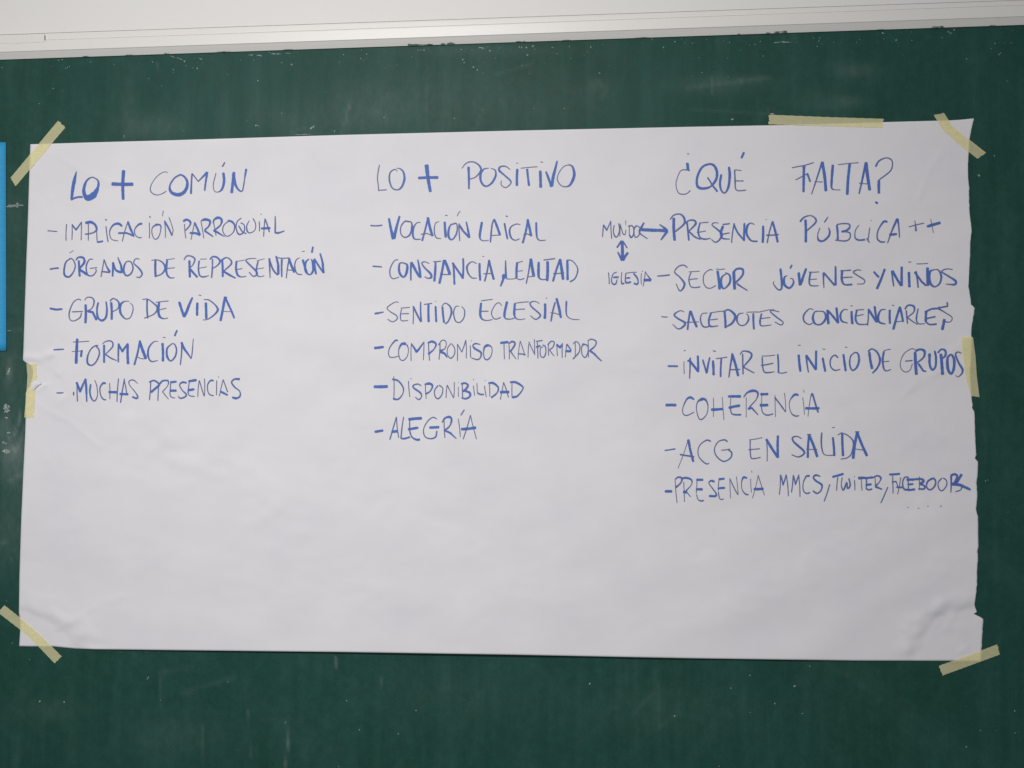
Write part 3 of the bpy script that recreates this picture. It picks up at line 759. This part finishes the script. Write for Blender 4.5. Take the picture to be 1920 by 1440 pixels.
T("list_line", "line reading SENTIDO ECLESIAL",
 (680, 460, """p24 135,768 180,762 235,750,14|c12 405,640 360,640 275,700,14 310,745,14 380,790,16 385,830,14 335,860,14 280,830,12
c12 440,705 425,780,16 435,845,14 510,845,12|p12 430,705 530,697|p14 430,770 520,768|p14 570,685 567,885|p22 568,685 655,860|p22 658,860 652,635,18
p26 740,660 742,862|p14 690,665 780,652|p24 820,685 828,862|p8 817,628 826,630|p24 897,690 915,870|c20 888,685,12 930,650,14 985,690,20 998,760,24 965,850,18 925,885,18
c18 1085,685,10 1045,690,14 1022,760,18 1045,850,16 1095,865,14 1140,810,16 1145,730,16 1110,685,10"""),
 (880, 460, """c26 132,645 122,770,28 140,825,20 190,845,14 262,835,12|p12 132,625 260,608|p14 120,745 215,740
c12 365,680 335,645 290,670 250,750,14 265,810,14 300,830 355,810|c28 425,630 395,770,28 405,820,18 450,830,14 510,820
c26 512,650 505,770,26 525,820,18 570,835,12 630,825|p12 510,652 670,635|p14 515,722 625,716
c16 790,655,12 740,630,12 685,645,18 700,690,20 790,770,20 795,800,20 745,832,16 685,790,12|p30 852,655 848,825|p14 865,590 872,595
p20 965,640 918,855|p28 980,595 1030,815|p12 912,758 970,765 1020,785|c22 1092,625 1090,760,20 1115,810,14 1165,832,12 1240,835,10"""))
T("list_line", "line reading COMPROMISO TRANFORMADOR",
 (680, 620, """p30 130,195 235,182|c16 395,115,22 370,108,22 310,180,14 290,250,14 305,295,14 350,300,14 405,285,12
c14 490,150,32 440,150,30 405,220,14 415,310,14 455,335,16 500,290,12 515,210,12 495,155,20
p12 548,140 545,340|p26 550,150,18 610,245,30|p24 610,235,28 690,125,14|p12 690,125 682,330|p14 740,125 752,335|c26 730,140,20 780,122,28 825,150,24 800,210,16 735,265,28
p14 870,140 858,325|c14 850,165 890,110,14 930,115,14 940,160,12 920,205,14 862,230,28|p26 865,235 920,255 950,300,20
c14 995,140,12 955,200 955,270 990,310,18 1030,270,14 1035,200 1000,145,14|p12 1065,150 1065,340|p14 1068,155 1115,240 1160,105|p12 1160,105 1165,310
p12 1210,165 1215,300|p10 1222,110 1226,116|c20 1325,155,12 1270,145,20 1240,165,16 1260,200,24 1330,245,24 1325,300,16 1290,325,18 1220,305,14
c16 1420,165,30 1375,180,24 1360,240,14 1370,310,16 1405,325,18 1445,280,12 1455,200,12 1420,165,26"""),
 (880, 620, """p28 348,138 440,128|p12 390,145 395,320|p12 445,155 450,320|c22 440,150,14 480,122,24 515,145,20 480,210,20 455,235,24|p18 460,225 525,318,12
p10 572,115 548,325|p12 572,115 625,275|p18 545,258 600,262 630,275|p12 668,150 660,300|p14 668,125 738,270|p12 735,270 732,95
p16 750,120 822,110|p14 765,130 772,310|p22 750,185 800,170|c14 830,180 800,200 800,280 835,300,16 860,250 855,180 825,160,18
p12 890,150 892,280|c16 880,160 920,120,16 955,130 940,185 900,215,18|p16 900,215 955,285,12|p12 985,150 992,285|p26 980,155 1020,190 1048,150,18|p14 1048,140 1045,305
p12 1095,150 1080,300|p18 1095,150 1145,220|p28 1080,230 1145,232|p12 1190,130 1190,300|c16 1165,150,12 1200,122,14 1240,160 1235,240,16 1165,320,18
c16 1290,145,18 1262,190,14 1270,270 1305,300,16 1335,240 1330,170 1270,148,20|p12 1335,105 1340,300|c18 1340,110,14 1375,95,16 1425,120,18 1415,170,16 1355,225,22|p24 1350,222 1400,255 1488,342,16"""))
T("list_line", "line reading DISPONIBILIDAD",
 (680, 620, """p34 125,630 282,627|p12 350,515 350,770|c20 330,545 400,565,22 455,640,18 450,710,14 400,770,20 340,765,24|p12 515,565 530,745|p10 540,535 545,545
c16 660,620 620,600,16 570,615,18 575,645,22 650,700,22 660,745,14 630,775,18 590,745,12|p12 705,600 715,765|c24 695,605,20 750,595,28 785,620,24 760,680,16 705,715,24
c18 850,615,18 810,670,14 815,740,16 850,765,18 890,720,14 900,650,14 860,612,18|p12 948,620 938,755|p14 950,610 1022,755|p12 1025,755 1030,580
p10 1075,630 1078,745|p8 1078,578 1080,584|p14 1120,600 1125,755|c24 1105,600 1150,590,24 1185,615,22 1150,670,28 1125,680,30|c24 1150,675 1205,700,28 1205,740,22 1160,765,22 1110,755,18
p12 1245,620 1260,730|p10 1245,545 1245,555|p12 1285,590 1290,690|c20 1285,695 1320,715,20 1365,718,22|p12 1370,620 1390,745|p10 1378,555 1380,562
p12 1425,600 1430,740|c22 1412,590 1470,590,28 1525,640,20 1510,700,18 1445,755,24|p12 1585,580 1548,775|p14 1585,580 1640,750|p32 1545,692 1648,690
p12 1680,590 1680,750|c22 1655,580 1720,580,28 1795,625,20 1800,660,16 1740,735,22 1680,750,28"""))
T("list_line", "line reading ALEGRÍA",
 (680, 620, """p28 135,1138 230,1122|p16 380,970 305,1225|p14 380,975 405,1205|p30 325,1135 395,1130|p20 460,970,14 430,1215,18|c22 435,1215 480,1212 535,1195
p16 530,985 530,1110|c18 525,1110 550,1190 600,1225,24 645,1225,26|p32 515,998 665,985|p28 510,1110 625,1090
c16 835,995,14 790,975,16 730,1020,14 685,1110,14 700,1190,16 760,1215,18 820,1195,20 835,1125,18|p30 750,1090 860,1085
p14 915,1000 925,1205|c26 892,1035,16 925,985,22 975,970,30 1000,1000,24 980,1070,18 915,1130,24|p20 925,1125 985,1150,26 1055,1215,12
p12 1075,990 1098,1195|p16 1143,890 1105,950|p18 1212,950,14 1130,1220|p12 1212,950 1280,1220|p32 1108,1108 1275,1090"""))
T("heading", "heading reading ¿QUÉ FALTA?",
 (1240, 270, """p10 290,110 315,112|p34 292,212 300,290|c14 320,300,20 285,290,16 220,300,12 180,380,12 165,460,12 190,545,14 240,565,14 290,555,14 328,520,14
c26 600,240,24 545,225,22 460,260,26 405,370,26 405,470,32 460,500,30 550,480,22 615,400,30 625,310,30 590,240,28 530,220,18|p32 520,375,20 580,470 630,535,26
c20 675,340,26 660,440,26 675,520,22 715,550,18 755,480,26 770,350,30 760,255,26|c18 825,290 830,410,20 835,500,16 870,525,14 955,518,14|p12 825,290 900,298|p14 825,412 925,415|p24 930,92 900,158"""),
 (1480, 270, """p34 165,240 160,540,26|p14 30,268 150,245 275,208|p14 70,402 150,360 210,330|p26 200,330 235,425,20|p20 370,200,24 250,565,14|p34 370,200 412,530|p12 285,425 375,428
c32 490,232 475,440,28 480,500,20 520,515,12 575,515,12|p32 680,220 652,570|p12 548,232 780,210|p28 862,205 785,560,20|p36 862,205 905,520|p12 785,440 880,448
c18 970,255,24 1010,190,20 1090,155,14 1150,180,16 1160,240,16 1130,310,18 1000,410,16|p32 1008,410 1008,555|p24 968,652 995,668"""))
T("side_note", "small side note reading MUNDO",
 (1110, 390, """p16 118,325,14 128,190,16|p18 130,190 165,250 212,145,12|p14 212,145 222,345|c14 250,190 240,260 258,318,18 285,320,16 310,250 300,170
p12 320,180 315,320|p14 318,190 350,295 375,300|p12 375,300 382,245|p10 380,140 380,190|p12 420,195 418,300|c16 405,205 450,200 470,235 465,300 440,332,20 420,300
c16 510,200,18 475,230 475,300,16 495,330 530,300 540,235,14 510,200"""))
T("arrow", "horizontal double headed arrow", (1110, 390, "p36 552,243 700,250 835,256|p22 585,165 530,262,26|p18 530,280 625,345,14|p22 537,245 535,290|p24 760,185,16 850,255,30|p26 850,258,30 775,360,18"))
T("arrow", "upright double headed arrow", (1110, 390, "p36 338,368 343,590|p20 280,445 330,370,24|p18 395,450 345,370|p28 290,495,18 340,590,34|p32 405,500,26 345,590,36"))
T("side_note", "small side note reading IGLESIA",
 (1110, 390, """p14 185,725 195,855|c16 280,720,14 240,740,14 220,800 230,850,18 265,855,20 285,800,12|p22 240,780 300,778|c16 335,720,12 330,790 335,850,20 365,845,20
p14 375,735,12 465,722,12 500,722|c16 380,740 375,800 385,840,22 440,832,22|p20 385,788 430,785|c22 465,735,20 505,780,22 520,830,16 505,858,24 470,845|p12 555,735 555,860|p12 565,708 570,714
p12 600,715 575,880,12|p18 600,715,12 620,750 665,810,22|p32 580,812 665,812"""))
T("list_line", "line reading PRESENCIA PÚBLICA ++",
 (1240, 270, """p32 140,830 150,1085|c18 98,850,16 140,800,16 210,788,18 255,830,26 255,900,24 150,990,18|p22 290,890 310,1085|c26 275,895 310,860,18 370,860,22 385,900,26 300,990,14|p20 310,985 370,1040 440,1072,16
c20 435,890 415,980,24 435,1050,20 490,1070 555,1060,14|p14 425,890 530,880|p14 400,995 500,978|c18 645,890,12 600,885,14 570,910,16 630,960,20 680,1010,28 660,1070,22 610,1105,16 560,1070,12
c28 695,920 670,1000,30 690,1060,20 770,1070,14|p18 690,905 770,895|p16 690,1015 770,1000|p20 820,890,18 790,1110,16|p22 815,900 860,1000 935,1090,18|p26 930,1085 935,890,22
c24 1050,905,12 1000,890,16 965,930,28 960,1010,26 1010,1085,20 1085,1095,20|p26 1145,920 1140,1110|p10 1175,850 1185,850|p24 1250,870,18 1190,1115|p26 1250,870 1310,1105|p18 1180,1025 1320,1018"""),
 (1480, 270, """p30 182,850 185,1105|c20 120,875,22 165,825,20 240,805,14 295,840,20 290,890,22 185,985,16|p16 435,822 395,880|c22 345,940,14 320,1020 330,1080,24 380,1090,22 440,1040,26 455,985,24 440,940,14
p24 535,910 545,1080|c22 535,905,16 600,895,16 670,900,18 680,935,22 640,975,26 585,985,24|c14 620,985 680,1000,18 680,1060 630,1090 515,1080,16
c18 785,910,12 745,970 740,1050,18 780,1080,22 855,1075,22|p26 905,940,14 885,1090|p16 870,1060 900,1108|p8 918,858 926,862|c22 1105,875,24 1060,875,24 1000,970,18 990,1060,20 1030,1100,20 1080,1100,16
p22 1215,840,28 1105,1115,14|p24 1220,840 1240,1055,14|p28 1125,1020 1210,1012|p14 1345,932 1515,890|p20 1412,860,10 1425,980,24|p32 1550,928 1700,885|p10 1590,845 1620,1000"""))
T("list_line", "line reading SECTOR JÓVENES Y NIÑOS",
 (1110, 390, "p18 735,765 875,752"),
 (1240, 480, """c16 295,130 250,102 190,120 150,180,16 210,240,18 260,310,26 240,370,22 205,390,16 165,310,12|c16 335,180 310,260 330,340,16 380,355 440,345|p12 310,178 430,170|p14 315,265 410,255
c14 580,160 540,155 480,210 475,300 510,355 560,360 615,330|p30 632,165 655,375|p12 615,145 660,152 715,145|c26 735,195,14 680,240,22 675,330,32 710,365,18 770,300,26 770,220,22 720,185,14
p34 815,180 825,375|c26 805,190 850,145,22 915,150,26 910,220,24 820,315,22|p22 850,310 970,388,14
c26 1340,140 1355,290 1350,370,22 1310,375,18 1260,310,14 1270,285,12|p22 1470,100 1450,140|c26 1420,220,10 1385,240,24 1385,320,28 1440,360,24 1485,310,24 1480,260,16 1445,250,10
p30 1545,185 1560,330|p32 1565,325 1630,140,26"""),
 (1500, 470, """c22 120,240 105,330,22 120,390,18 215,395,12|p12 100,240 215,238|p12 110,325 190,318|p24 265,245 270,420,14|p22 270,250 390,390|p28 400,390 400,175,22
c28 475,225 470,320 500,380,20 590,380,22|p16 455,225 575,218|p16 470,305 590,298|c16 690,225,12 650,215,16 600,240,18 650,280,16 725,330,16 715,370,14 640,375,12
p24 830,235 890,300|p32 955,205,26 865,430,30|p24 1035,225 1055,400,18|p28 1040,225 1140,395|p30 1145,395 1145,180,26|p30 1225,240 1232,410|p14 1222,128 1250,128|p12 1312,148 1440,142
p22 1305,230 1330,415,20|p24 1290,240 1370,350 1420,395|p32 1440,395 1435,190|c26 1520,210,12 1460,240,28 1460,350,34 1510,405,18 1570,370,22 1590,290,26 1560,220,18 1510,210,10
c16 1720,212,12 1650,205,14 1595,235,18 1660,280,20 1750,340,26 1740,380,24 1640,375,12"""))
T("list_line", "line reading SACEDOTES CONCIENCIARLES",
 (1240, 480, """p14 0,682 70,686|c18 260,630,12 210,615,14 145,660,20 190,705,20 265,750,26 250,790,24 190,820,16 125,765,12|p22 325,615 295,830|p28 330,620 400,800|p12 275,745 420,740
c18 520,640,12 460,650 440,710,18 460,780 500,800 560,780|c22 560,640 535,720,24 550,790,20 640,785,14|p12 545,640 660,622 720,620|p14 550,718 635,708
p26 710,620 722,810|c20 700,625 760,605,20 830,670,30 800,750,24 725,800,18|c18 930,640,10 870,655,18 850,720,24 880,775,16 940,775 980,720,22 975,665,14 950,650,10
p24 1035,645 1042,825|p12 960,632 1100,630 1210,605 1270,605|c22 1128,645 1110,740,24 1130,785,16 1240,775,12|p14 1120,705 1225,692|c16 1330,628,12 1240,610,16 1230,630,18 1300,690 1370,745,16 1345,775 1275,740,12"""),
 (1500, 470, """c20 155,665,12 105,655,14 45,720,22 45,790,20 100,830,14 150,810,14|c24 210,680,14 165,690,18 145,760,30 175,825,20 240,825,20 290,760,28 270,690,18 200,680,10
p28 310,665 320,825|p24 310,670 430,815|p26 430,815 410,640|c22 540,665,12 490,665,16 455,720,26 470,790,22 540,815,14|p28 580,680 590,825|p12 570,622 590,620
c22 640,665 625,760,24 650,820,20 720,830,16 770,820|p14 625,670 720,662|p14 640,735 715,718|p18 770,655 760,840|p26 770,660 865,805|p26 870,805 840,625
c22 965,660,14 910,670,18 880,740,28 895,805,24 965,825,14|p26 1010,665 1012,820|p10 1035,612 1060,618|p26 1125,630 1050,885,28|p26 1125,635 1160,800|p12 1065,800 1150,792
p18 1195,670 1210,820|c22 1180,660 1215,615,20 1280,625,24 1280,690,18 1200,755,14|p18 1205,750 1320,830,12|c18 1330,650 1310,760,20 1330,820,16 1410,820,12
p30 1420,680 1415,800|c20 1415,800 1460,830 1540,825,22|p22 1405,690 1480,655 1560,650|p20 1420,765 1525,742|c16 1570,635,24 1560,650 1640,700,14 1710,750,14 1690,800 1610,800|p26 1655,580,20 1660,625 1570,640,18|p32 1625,770 1600,890"""))
T("list_line", "line reading INVITAR EL INICIO DE GRUPOS",
 (1230, 630, """p22 132,338 248,340|p12 315,285 318,425|p10 312,165 335,163|p22 385,245 378,480,16|p28 375,275 475,400|p26 475,405 470,220|p20 355,285 385,265
p22 525,265 570,420|p26 570,415 605,240,20|p28 640,275 648,440|p14 640,166 672,172|p22 735,250 727,460|p14 675,255 800,238|p24 860,195 820,465,18|p30 855,200 925,450|p16 830,378 945,375
p18 975,200 980,430|c20 945,210,14 980,170,16 1060,185,22 1070,240,24 980,350,16|p18 985,350 1105,415,16|c18 1195,235 1200,340 1220,405 1280,410 1335,400,12|p12 1190,225 1340,215|p16 1180,330 1320,305
p22 1370,205 1378,415|c14 1375,412 1420,418 1475,405|p28 1605,210 1625,400|p10 1598,104 1628,104"""),
 (1510, 630, """p24 10,215 35,410,16|p28 10,215 120,380|p26 120,380 122,165|p26 195,245 225,400|p12 195,146 222,150|c18 370,245,20 330,215,18 285,260,18 285,340,18 330,385 395,375,14
p28 428,205 455,395|p12 448,124 472,128|c22 555,185,16 510,230,18 500,320,22 530,385,20 580,350,24 605,270,26 590,195,20 545,185,16
p30 720,180 752,370|c20 705,175,20 750,145,18 810,185,22 840,270,26 815,350,22 755,420,22|c24 885,170 870,270,26 885,370,20 915,392,16 965,375,12|p12 885,165 960,148|p12 880,290 945,282
c12 1235,150 1190,145 1110,200 1070,300,12 1080,370 1130,405 1180,380 1205,310,12|p16 1125,282 1205,275|p34 1235,180 1250,435|c28 1235,170 1290,150,24 1340,170,30 1330,240,24 1245,310,16|p24 1270,310 1325,390 1360,400,18
c30 1398,195 1400,320 1430,380,24 1465,340,26 1470,240 1455,165,24|p34 1525,200 1545,435|c24 1490,190 1530,150,20 1575,165,26 1575,220,26 1530,265,18
c30 1630,210,22 1600,250,28 1605,370,34 1640,425,26 1670,370,32 1675,270,30 1650,215,22 1620,210|c20 1760,195,12 1715,180,16 1690,210,22 1725,300,24 1770,380,28 1755,430,20 1715,460,12 1690,440"""))
T("list_line", "line reading COHERENCIA",
 (1230, 630, """p32 108,778 228,778|c14 430,715,22 385,690,28 340,720,20 300,820,12 310,880,14 355,892,16 430,855,12|c14 525,705,36 470,740,18 455,820,12 480,920,14 515,938,16 570,880,12 585,790,14 560,720,24 515,705,34
p10 645,695 645,910|p10 745,690 765,945|p30 620,828 752,820|p10 840,700 835,810|c16 838,815 850,870 890,885,20 960,885,22|p30 812,680 955,680|p30 818,808 945,782
p10 1015,690 1015,915|c20 985,690,14 1030,635,22 1100,615,32 1145,640,24 1130,710,14 1050,800,16|p28 1035,820 1075,805|p22 1075,805 1150,888,14
p10 1190,640 1185,780|c14 1185,790 1200,860 1250,890,18 1320,875,16|p30 1175,655 1262,652|p32 1168,778 1262,775|p10 1340,665 1345,910|p18 1335,690 1455,850|p10 1460,855 1445,640
c14 1605,665,26 1560,660,28 1510,720,14 1500,790,10 1525,870,14 1570,900,20 1610,895,16|p10 1650,690 1670,885|p10 1662,605 1665,635|p12 1755,645,24 1740,690,12 1710,905,10|p16 1760,645,22 1825,860|p28 1680,812 1838,812"""))
T("list_line", "line reading ACG EN SALIDA",
 (1230, 780, """p18 98,388 155,380 218,370|p10 355,290 248,588,10|p32 362,265 380,360,26 420,515,28|p20 270,432 340,445 430,460|c16 618,285,20 570,272,18 500,320,14 472,390,14 490,470,14 560,535,18 600,532,14
c18 805,290,20 770,268,20 700,290,14 658,370,16 680,450,16 760,510,18 840,470,18 850,410,20 810,380,16|p14 735,385 835,372
c16 1060,270 1060,380 1070,470,16 1110,478 1180,465,14|p12 1050,268 1195,243|p14 1040,380 1170,368|p16 1245,260 1250,510,12|p30 1240,260 1370,465|p28 1372,470 1372,220
c18 1640,255,14 1590,230,16 1540,240,20 1550,290,22 1660,390,26 1660,430,22 1600,460,16 1525,435,14|p26 1722,210 1708,470|p30 1725,220 1815,460|p12 1690,375 1815,375|p16 1700,210 1745,208"""),
 (1530, 780, """c20 65,185 60,300 75,400,16 110,440,12 215,440,14|p26 190,240 207,450|p12 182,132 212,128|p28 295,200 305,450|p14 245,215 295,185|c14 290,190 360,220 420,290,20 400,420,16 350,470 275,485,12
p30 465,180 418,480,34|p30 465,190 575,450|p12 445,370 530,382|p16 440,178 488,178"""))
T("list_line", "lowest line on the right, starting PRESENCIA MMCS",
 (1230, 780, """p30 100,848 182,848|p12 215,720 238,978|c22 212,715,16 250,688,22 290,700,24 280,750,18 222,805,24|p12 312,740 320,965|c20 285,710 330,695,26 395,715,22 400,770,12 330,850,18|p34 305,855 350,855|p16 350,860 390,910,12
p12 460,720 452,870|c14 455,880 475,940 510,955,20 540,950|p28 455,718 530,718|p28 450,825 525,825|c18 660,740,24 620,728,24 595,755,14 640,820,16 675,870,18 670,900,26 595,900,26
p12 708,720 700,840|c14 700,850 715,925 745,940 760,928,16|p26 705,712 770,705|p24 695,815 775,808|p10 830,700 838,925|p14 832,705 920,885|p10 925,885 905,680
c16 1025,700,24 985,690,24 962,750,12 970,830 1010,880,20 1045,885,16|p10 1065,705 1075,860|p10 1075,615 1080,635|p14 1150,665,10 1085,925|p12 1150,670 1220,890,10|p30 1100,822 1210,818
p14 1400,660 1388,885|p18 1402,665 1430,775 1465,660|p14 1465,660 1490,900|p16 1545,670 1525,860|p18 1545,665 1570,770 1608,665|p14 1605,660 1620,910
c18 1730,675,26 1690,680,20 1655,760,14 1660,840,16 1690,870,18 1735,862|c22 1850,680,16 1800,665,24 1770,690,18 1800,730,26 1865,775,24 1855,840,18 1810,870,20 1765,840"""),
 (1530, 780, """p16 155,770 92,960|p26 185,685 310,650|p14 245,690 232,840|c14 295,690 285,780 310,832,20 345,750 355,815 385,780 370,700|p14 432,720 438,835|p10 430,680 436,684|p30 475,700 555,695|p12 510,700 518,840
p18 570,700 565,810|c20 560,810 590,830 635,820|p26 550,700 640,690|p26 560,775 625,768|p12 665,695 668,800|c20 640,695 690,672 730,695,22 715,740,14 670,790,22|p26 670,795 745,825,18|p16 808,800 730,978
p24 825,658 945,650|p14 862,660 868,870|p18 855,745 905,735|p12 955,690 918,880|p14 900,735 925,800|p22 905,800 970,805|c18 1045,690 1000,690 975,750 990,820,22 1040,830,24
p28 1020,715 1105,715|p24 1030,770 1095,765|p26 1035,835 1115,825|p16 1035,715 1040,830|p12 1165,680 1165,830|c24 1105,712 1190,710,28 1210,735 1170,765|c22 1165,765 1220,785 1215,820 1150,820
c18 1310,705,26 1255,740,22 1245,800,18 1285,830,20 1335,790 1345,730 1310,700,26|c16 1420,695 1375,750 1385,820 1420,840 1465,790 1470,730 1430,695
p26 1520,670 1518,860,16|c26 1515,670 1560,655 1590,680 1560,750|p30 1640,655 1590,740 1530,770|p32 1525,765,36 1620,775 1740,830,26|c16 1640,790 1630,830 1570,852
p14 1032,1026 1040,1030|p10 1148,1036 1160,1038|p12 1255,1015 1265,1015|p14 1398,1014 1412,1014"""))

INK_W = 1.0
def parse(s):
    head, *rest = s.split()
    kind, w = head[0], float(head[1:])
    pts = []
    for r in rest:
        v = [float(q) for q in r.split(',')]
        if len(v) == 3: w = v[2]
        pts.append((v[0], v[1], w))
    return kind, pts

def catmull(P, step):
    out = []
    n = len(P)
    closed = math.hypot(P[0][0] - P[-1][0], P[0][1] - P[-1][1]) < 6
    for i in range(n - 1):
        p0 = P[i - 1] if i > 0 else (P[-2] if closed else tuple(2 * a - b for a, b in zip(P[0], P[1])))
        p1, p2 = P[i], P[i + 1]
        p3 = P[i + 2] if i + 2 < n else (P[1] if closed else tuple(2 * a - b for a, b in zip(P[-1], P[-2])))
        L = math.hypot(p2[0] - p1[0], p2[1] - p1[1])
        k = max(2, int(L / step))
        for s in range(k):
            t = s / k
            q = []
            for c in range(2):
                q.append(.5 * (2 * p1[c] + (p2[c] - p0[c]) * t + (2 * p0[c] - 5 * p1[c] + 4 * p2[c] - p3[c]) * t * t + (3 * p1[c] - p0[c] - 3 * p2[c] + p3[c]) * t ** 3))
            q.append(p1[2] + (p2[2] - p1[2]) * t)
            out.append(tuple(q))
    out.append(P[-1])
    return out

def straight(P, step):
    out = []
    for a, b in zip(P, P[1:]):
        L = math.hypot(b[0] - a[0], b[1] - a[1])
        k = max(2, int(L / step))
        for s in range(k + 1):
            t = s / k
            out.append(tuple(a[c] + (b[c] - a[c]) * t for c in range(3)))
    return out

ribbon_no = [0]
def ribbon(vs, fs, load, path, ox, oy, rnd):
    """one run of the marker, laid as a thin film just above the paper"""
    ribbon_no[0] += 1
    off = 0.00030 + (ribbon_no[0] % 30) * 0.000004
    n = len(path)
    if n < 2: return
    seed = rnd.random() * 100
    base = len(vs)
    ends = 0
    for i, (x, y, w) in enumerate(path):
        xa, ya, _ = path[max(0, i - 1)]; xb, yb, _ = path[min(n - 1, i + 1)]
        dx, dy = xb - xa, yb - ya
        L = math.hypot(dx, dy) or 1
        nx_, ny_ = -dy / L, dx / L
        ww = w * (0.84 if w < 13 else 0.84 + .16 * min(1, (w - 13) / 12)) * (1 + .16 * mnoise.noise(Vector((x / 30, y / 30, seed))))
        if i == 0 or i == n - 1: ww *= .72
        for s in (-1, -.33, .33, 1):
            px, py = ox + (x + nx_ * ww * .5 * s) / 6.0, oy + (y + ny_ * ww * .5 * s) / 6.0
            vs.append(at(px, py, paper_d(px, py) + off))
            load.append(max(0.0, min(1.0, (w - 11) / 14.0)))
    for i in range(n - 1):
        for s in range(3):
            a = base + i * 4 + s
            fs.append((a, a + 1, a + 5, a + 4))

def disc(vs, fs, load, x, y, w, ox, oy, off):
    b = len(vs); k = 10
    for i in range(k):
        t = 2 * math.pi * i / k
        px, py = ox + (x + w * .5 * math.cos(t)) / 6.0, oy + (y + w * .5 * math.sin(t)) / 6.0
        vs.append(at(px, py, paper_d(px, py) + off)); load.append(max(0.0, min(1.0, (w - 11) / 14.0)))
    fs.append(tuple(range(b, b + k)))

rnd = random.Random(3)
CUTS = {"SENTIDO": [722.5, 890], "DISPONIB": [731], "PÚBLICA": [1480, 1696], "JÓVENES": [1260, 1425, 1630, 1666],
        "INVITAR": [1276, 1421, 1486, 1620, 1679], "SALIDA": [1268.5, 1390, 1473], "lowest": [1262, 1447, 1558.5, 1663]}
for name, label, blocks in LINES:
    strokes = []
    for ox, oy, txt in blocks:
        for s in txt.replace('\n', '|').split('|'):
            if s.strip():
                kind, P = parse(s.strip())
                xs_ = [ox + q[0] / 6.0 for q in P]
                strokes.append((min(xs_) - 1, max(xs_) + 1, ox, oy, kind, P))
    # words of the line, told apart by the widest gaps
    if name == "arrow":
        words = [None]
    else:
        words = label.split(" reading ")[-1].split(" starting ")[-1].replace(" in thick blue marker", "").split()
        if "lowest line" in label: words = ["PRESENCIA", "MMCS,", "-", "and a struck over last entry"]
        if name == "list_line": words = [None] + words
    iv = sorted((q[0], q[1]) for q in strokes)
    gaps, hi = [], iv[0][1]
    for lo_, hi_ in iv[1:]:
        if lo_ > hi: gaps.append((lo_ - hi, (lo_ + hi) / 2))
        hi = max(hi, hi_)
    cuts = sorted(g[1] for g in sorted(gaps, reverse=True)[:len(words) - 1])
    for key, c in CUTS.items():
        if key in label: cuts = c
    if "PÚBLICA" in label: words = words[1:]
    groups = [[] for _ in range(len(cuts) + 1)]
    dots = []
    for q in strokes:
        if q[3] + q[5][0][1] / 6.0 > 945 and q[1] > 1690:
            dots.append(q)
        else:
            groups[sum(1 for c in cuts if (q[0] + q[1]) / 2 > c)].append(q)
    if dots: groups += [[q] for q in dots]
    for gi, grp in enumerate(groups):
        vs, fs, load = [], [], []
        for _, _, ox, oy, kind, P in grp:
            if kind == 'c':
                ribbon(vs, fs, load, catmull(P, 9.0), ox, oy, rnd)
            else:
                for a, b in zip(P, P[1:]):
                    L = math.hypot(b[0] - a[0], b[1] - a[1]) or 1
                    e = 2.0 / L
                    a2 = (a[0] - (b[0] - a[0]) * e, a[1] - (b[1] - a[1]) * e, a[2])
                    b2 = (b[0] + (b[0] - a[0]) * e, b[1] + (b[1] - a[1]) * e, b[2])
                    bow = rnd.uniform(-.022, .022) * L          # a hand is never ruler straight
                    mid = ((a2[0] + b2[0]) / 2 - (b[1] - a[1]) / L * bow, (a2[1] + b2[1]) / 2 + (b[0] - a[0]) / L * bow, (a2[2] + b2[2]) / 2)
                    ribbon(vs, fs, load, catmull([a2, mid, b2], 9.0), ox, oy, rnd)
                for q in P[1:-1]:
                    disc(vs, fs, load, q[0], q[1], q[2] * .9, ox, oy, 0.00028)
        w = words[gi] if gi < len(words) else None
        part = {"arrow": "arrow", "heading": "heading_word", "side_note": "note_word"}.get(name, "written_word")
        if name == "list_line" and gi == 0 and "PÚBLICA" not in label: part = "bullet_dash"
        if gi >= len(words): part = "ink_dot"
        o = mesh_obj(part, vs, fs, M_INK, paper)
        if w and w != "-": o["label"] = ("plus sign" if set(w) == {"+"} else "struck over last entry" if "struck" in w else "word reading " + w.strip(","))
        elif name == "arrow": o["label"] = label
        at_ = o.data.attributes.new("load", 'FLOAT', 'POINT')
        at_.data.foreach_set("value", load)

# faces of all thin films should look at the viewer
for o in bpy.data.objects:
    if o.type == 'MESH' and o.name.split('.')[0] in ("heading_word", "written_word", "bullet_dash", "ink_dot", "paint_smudge", "torn_flap", "arrow", "note_word", "chalk_marks", "masking_tape", "paper_sheet", "blue_card"):
        me = o.data
        flip = [p.index for p in me.polygons if p.normal.y > 0]
        if flip and len(flip) > len(me.polygons) * 0.5 and o.name.split('.')[0] in ("paper_sheet", "blue_card", "masking_tape"):
            me.flip_normals()
        elif flip:
            for i in flip:
                me.polygons[i].flip()
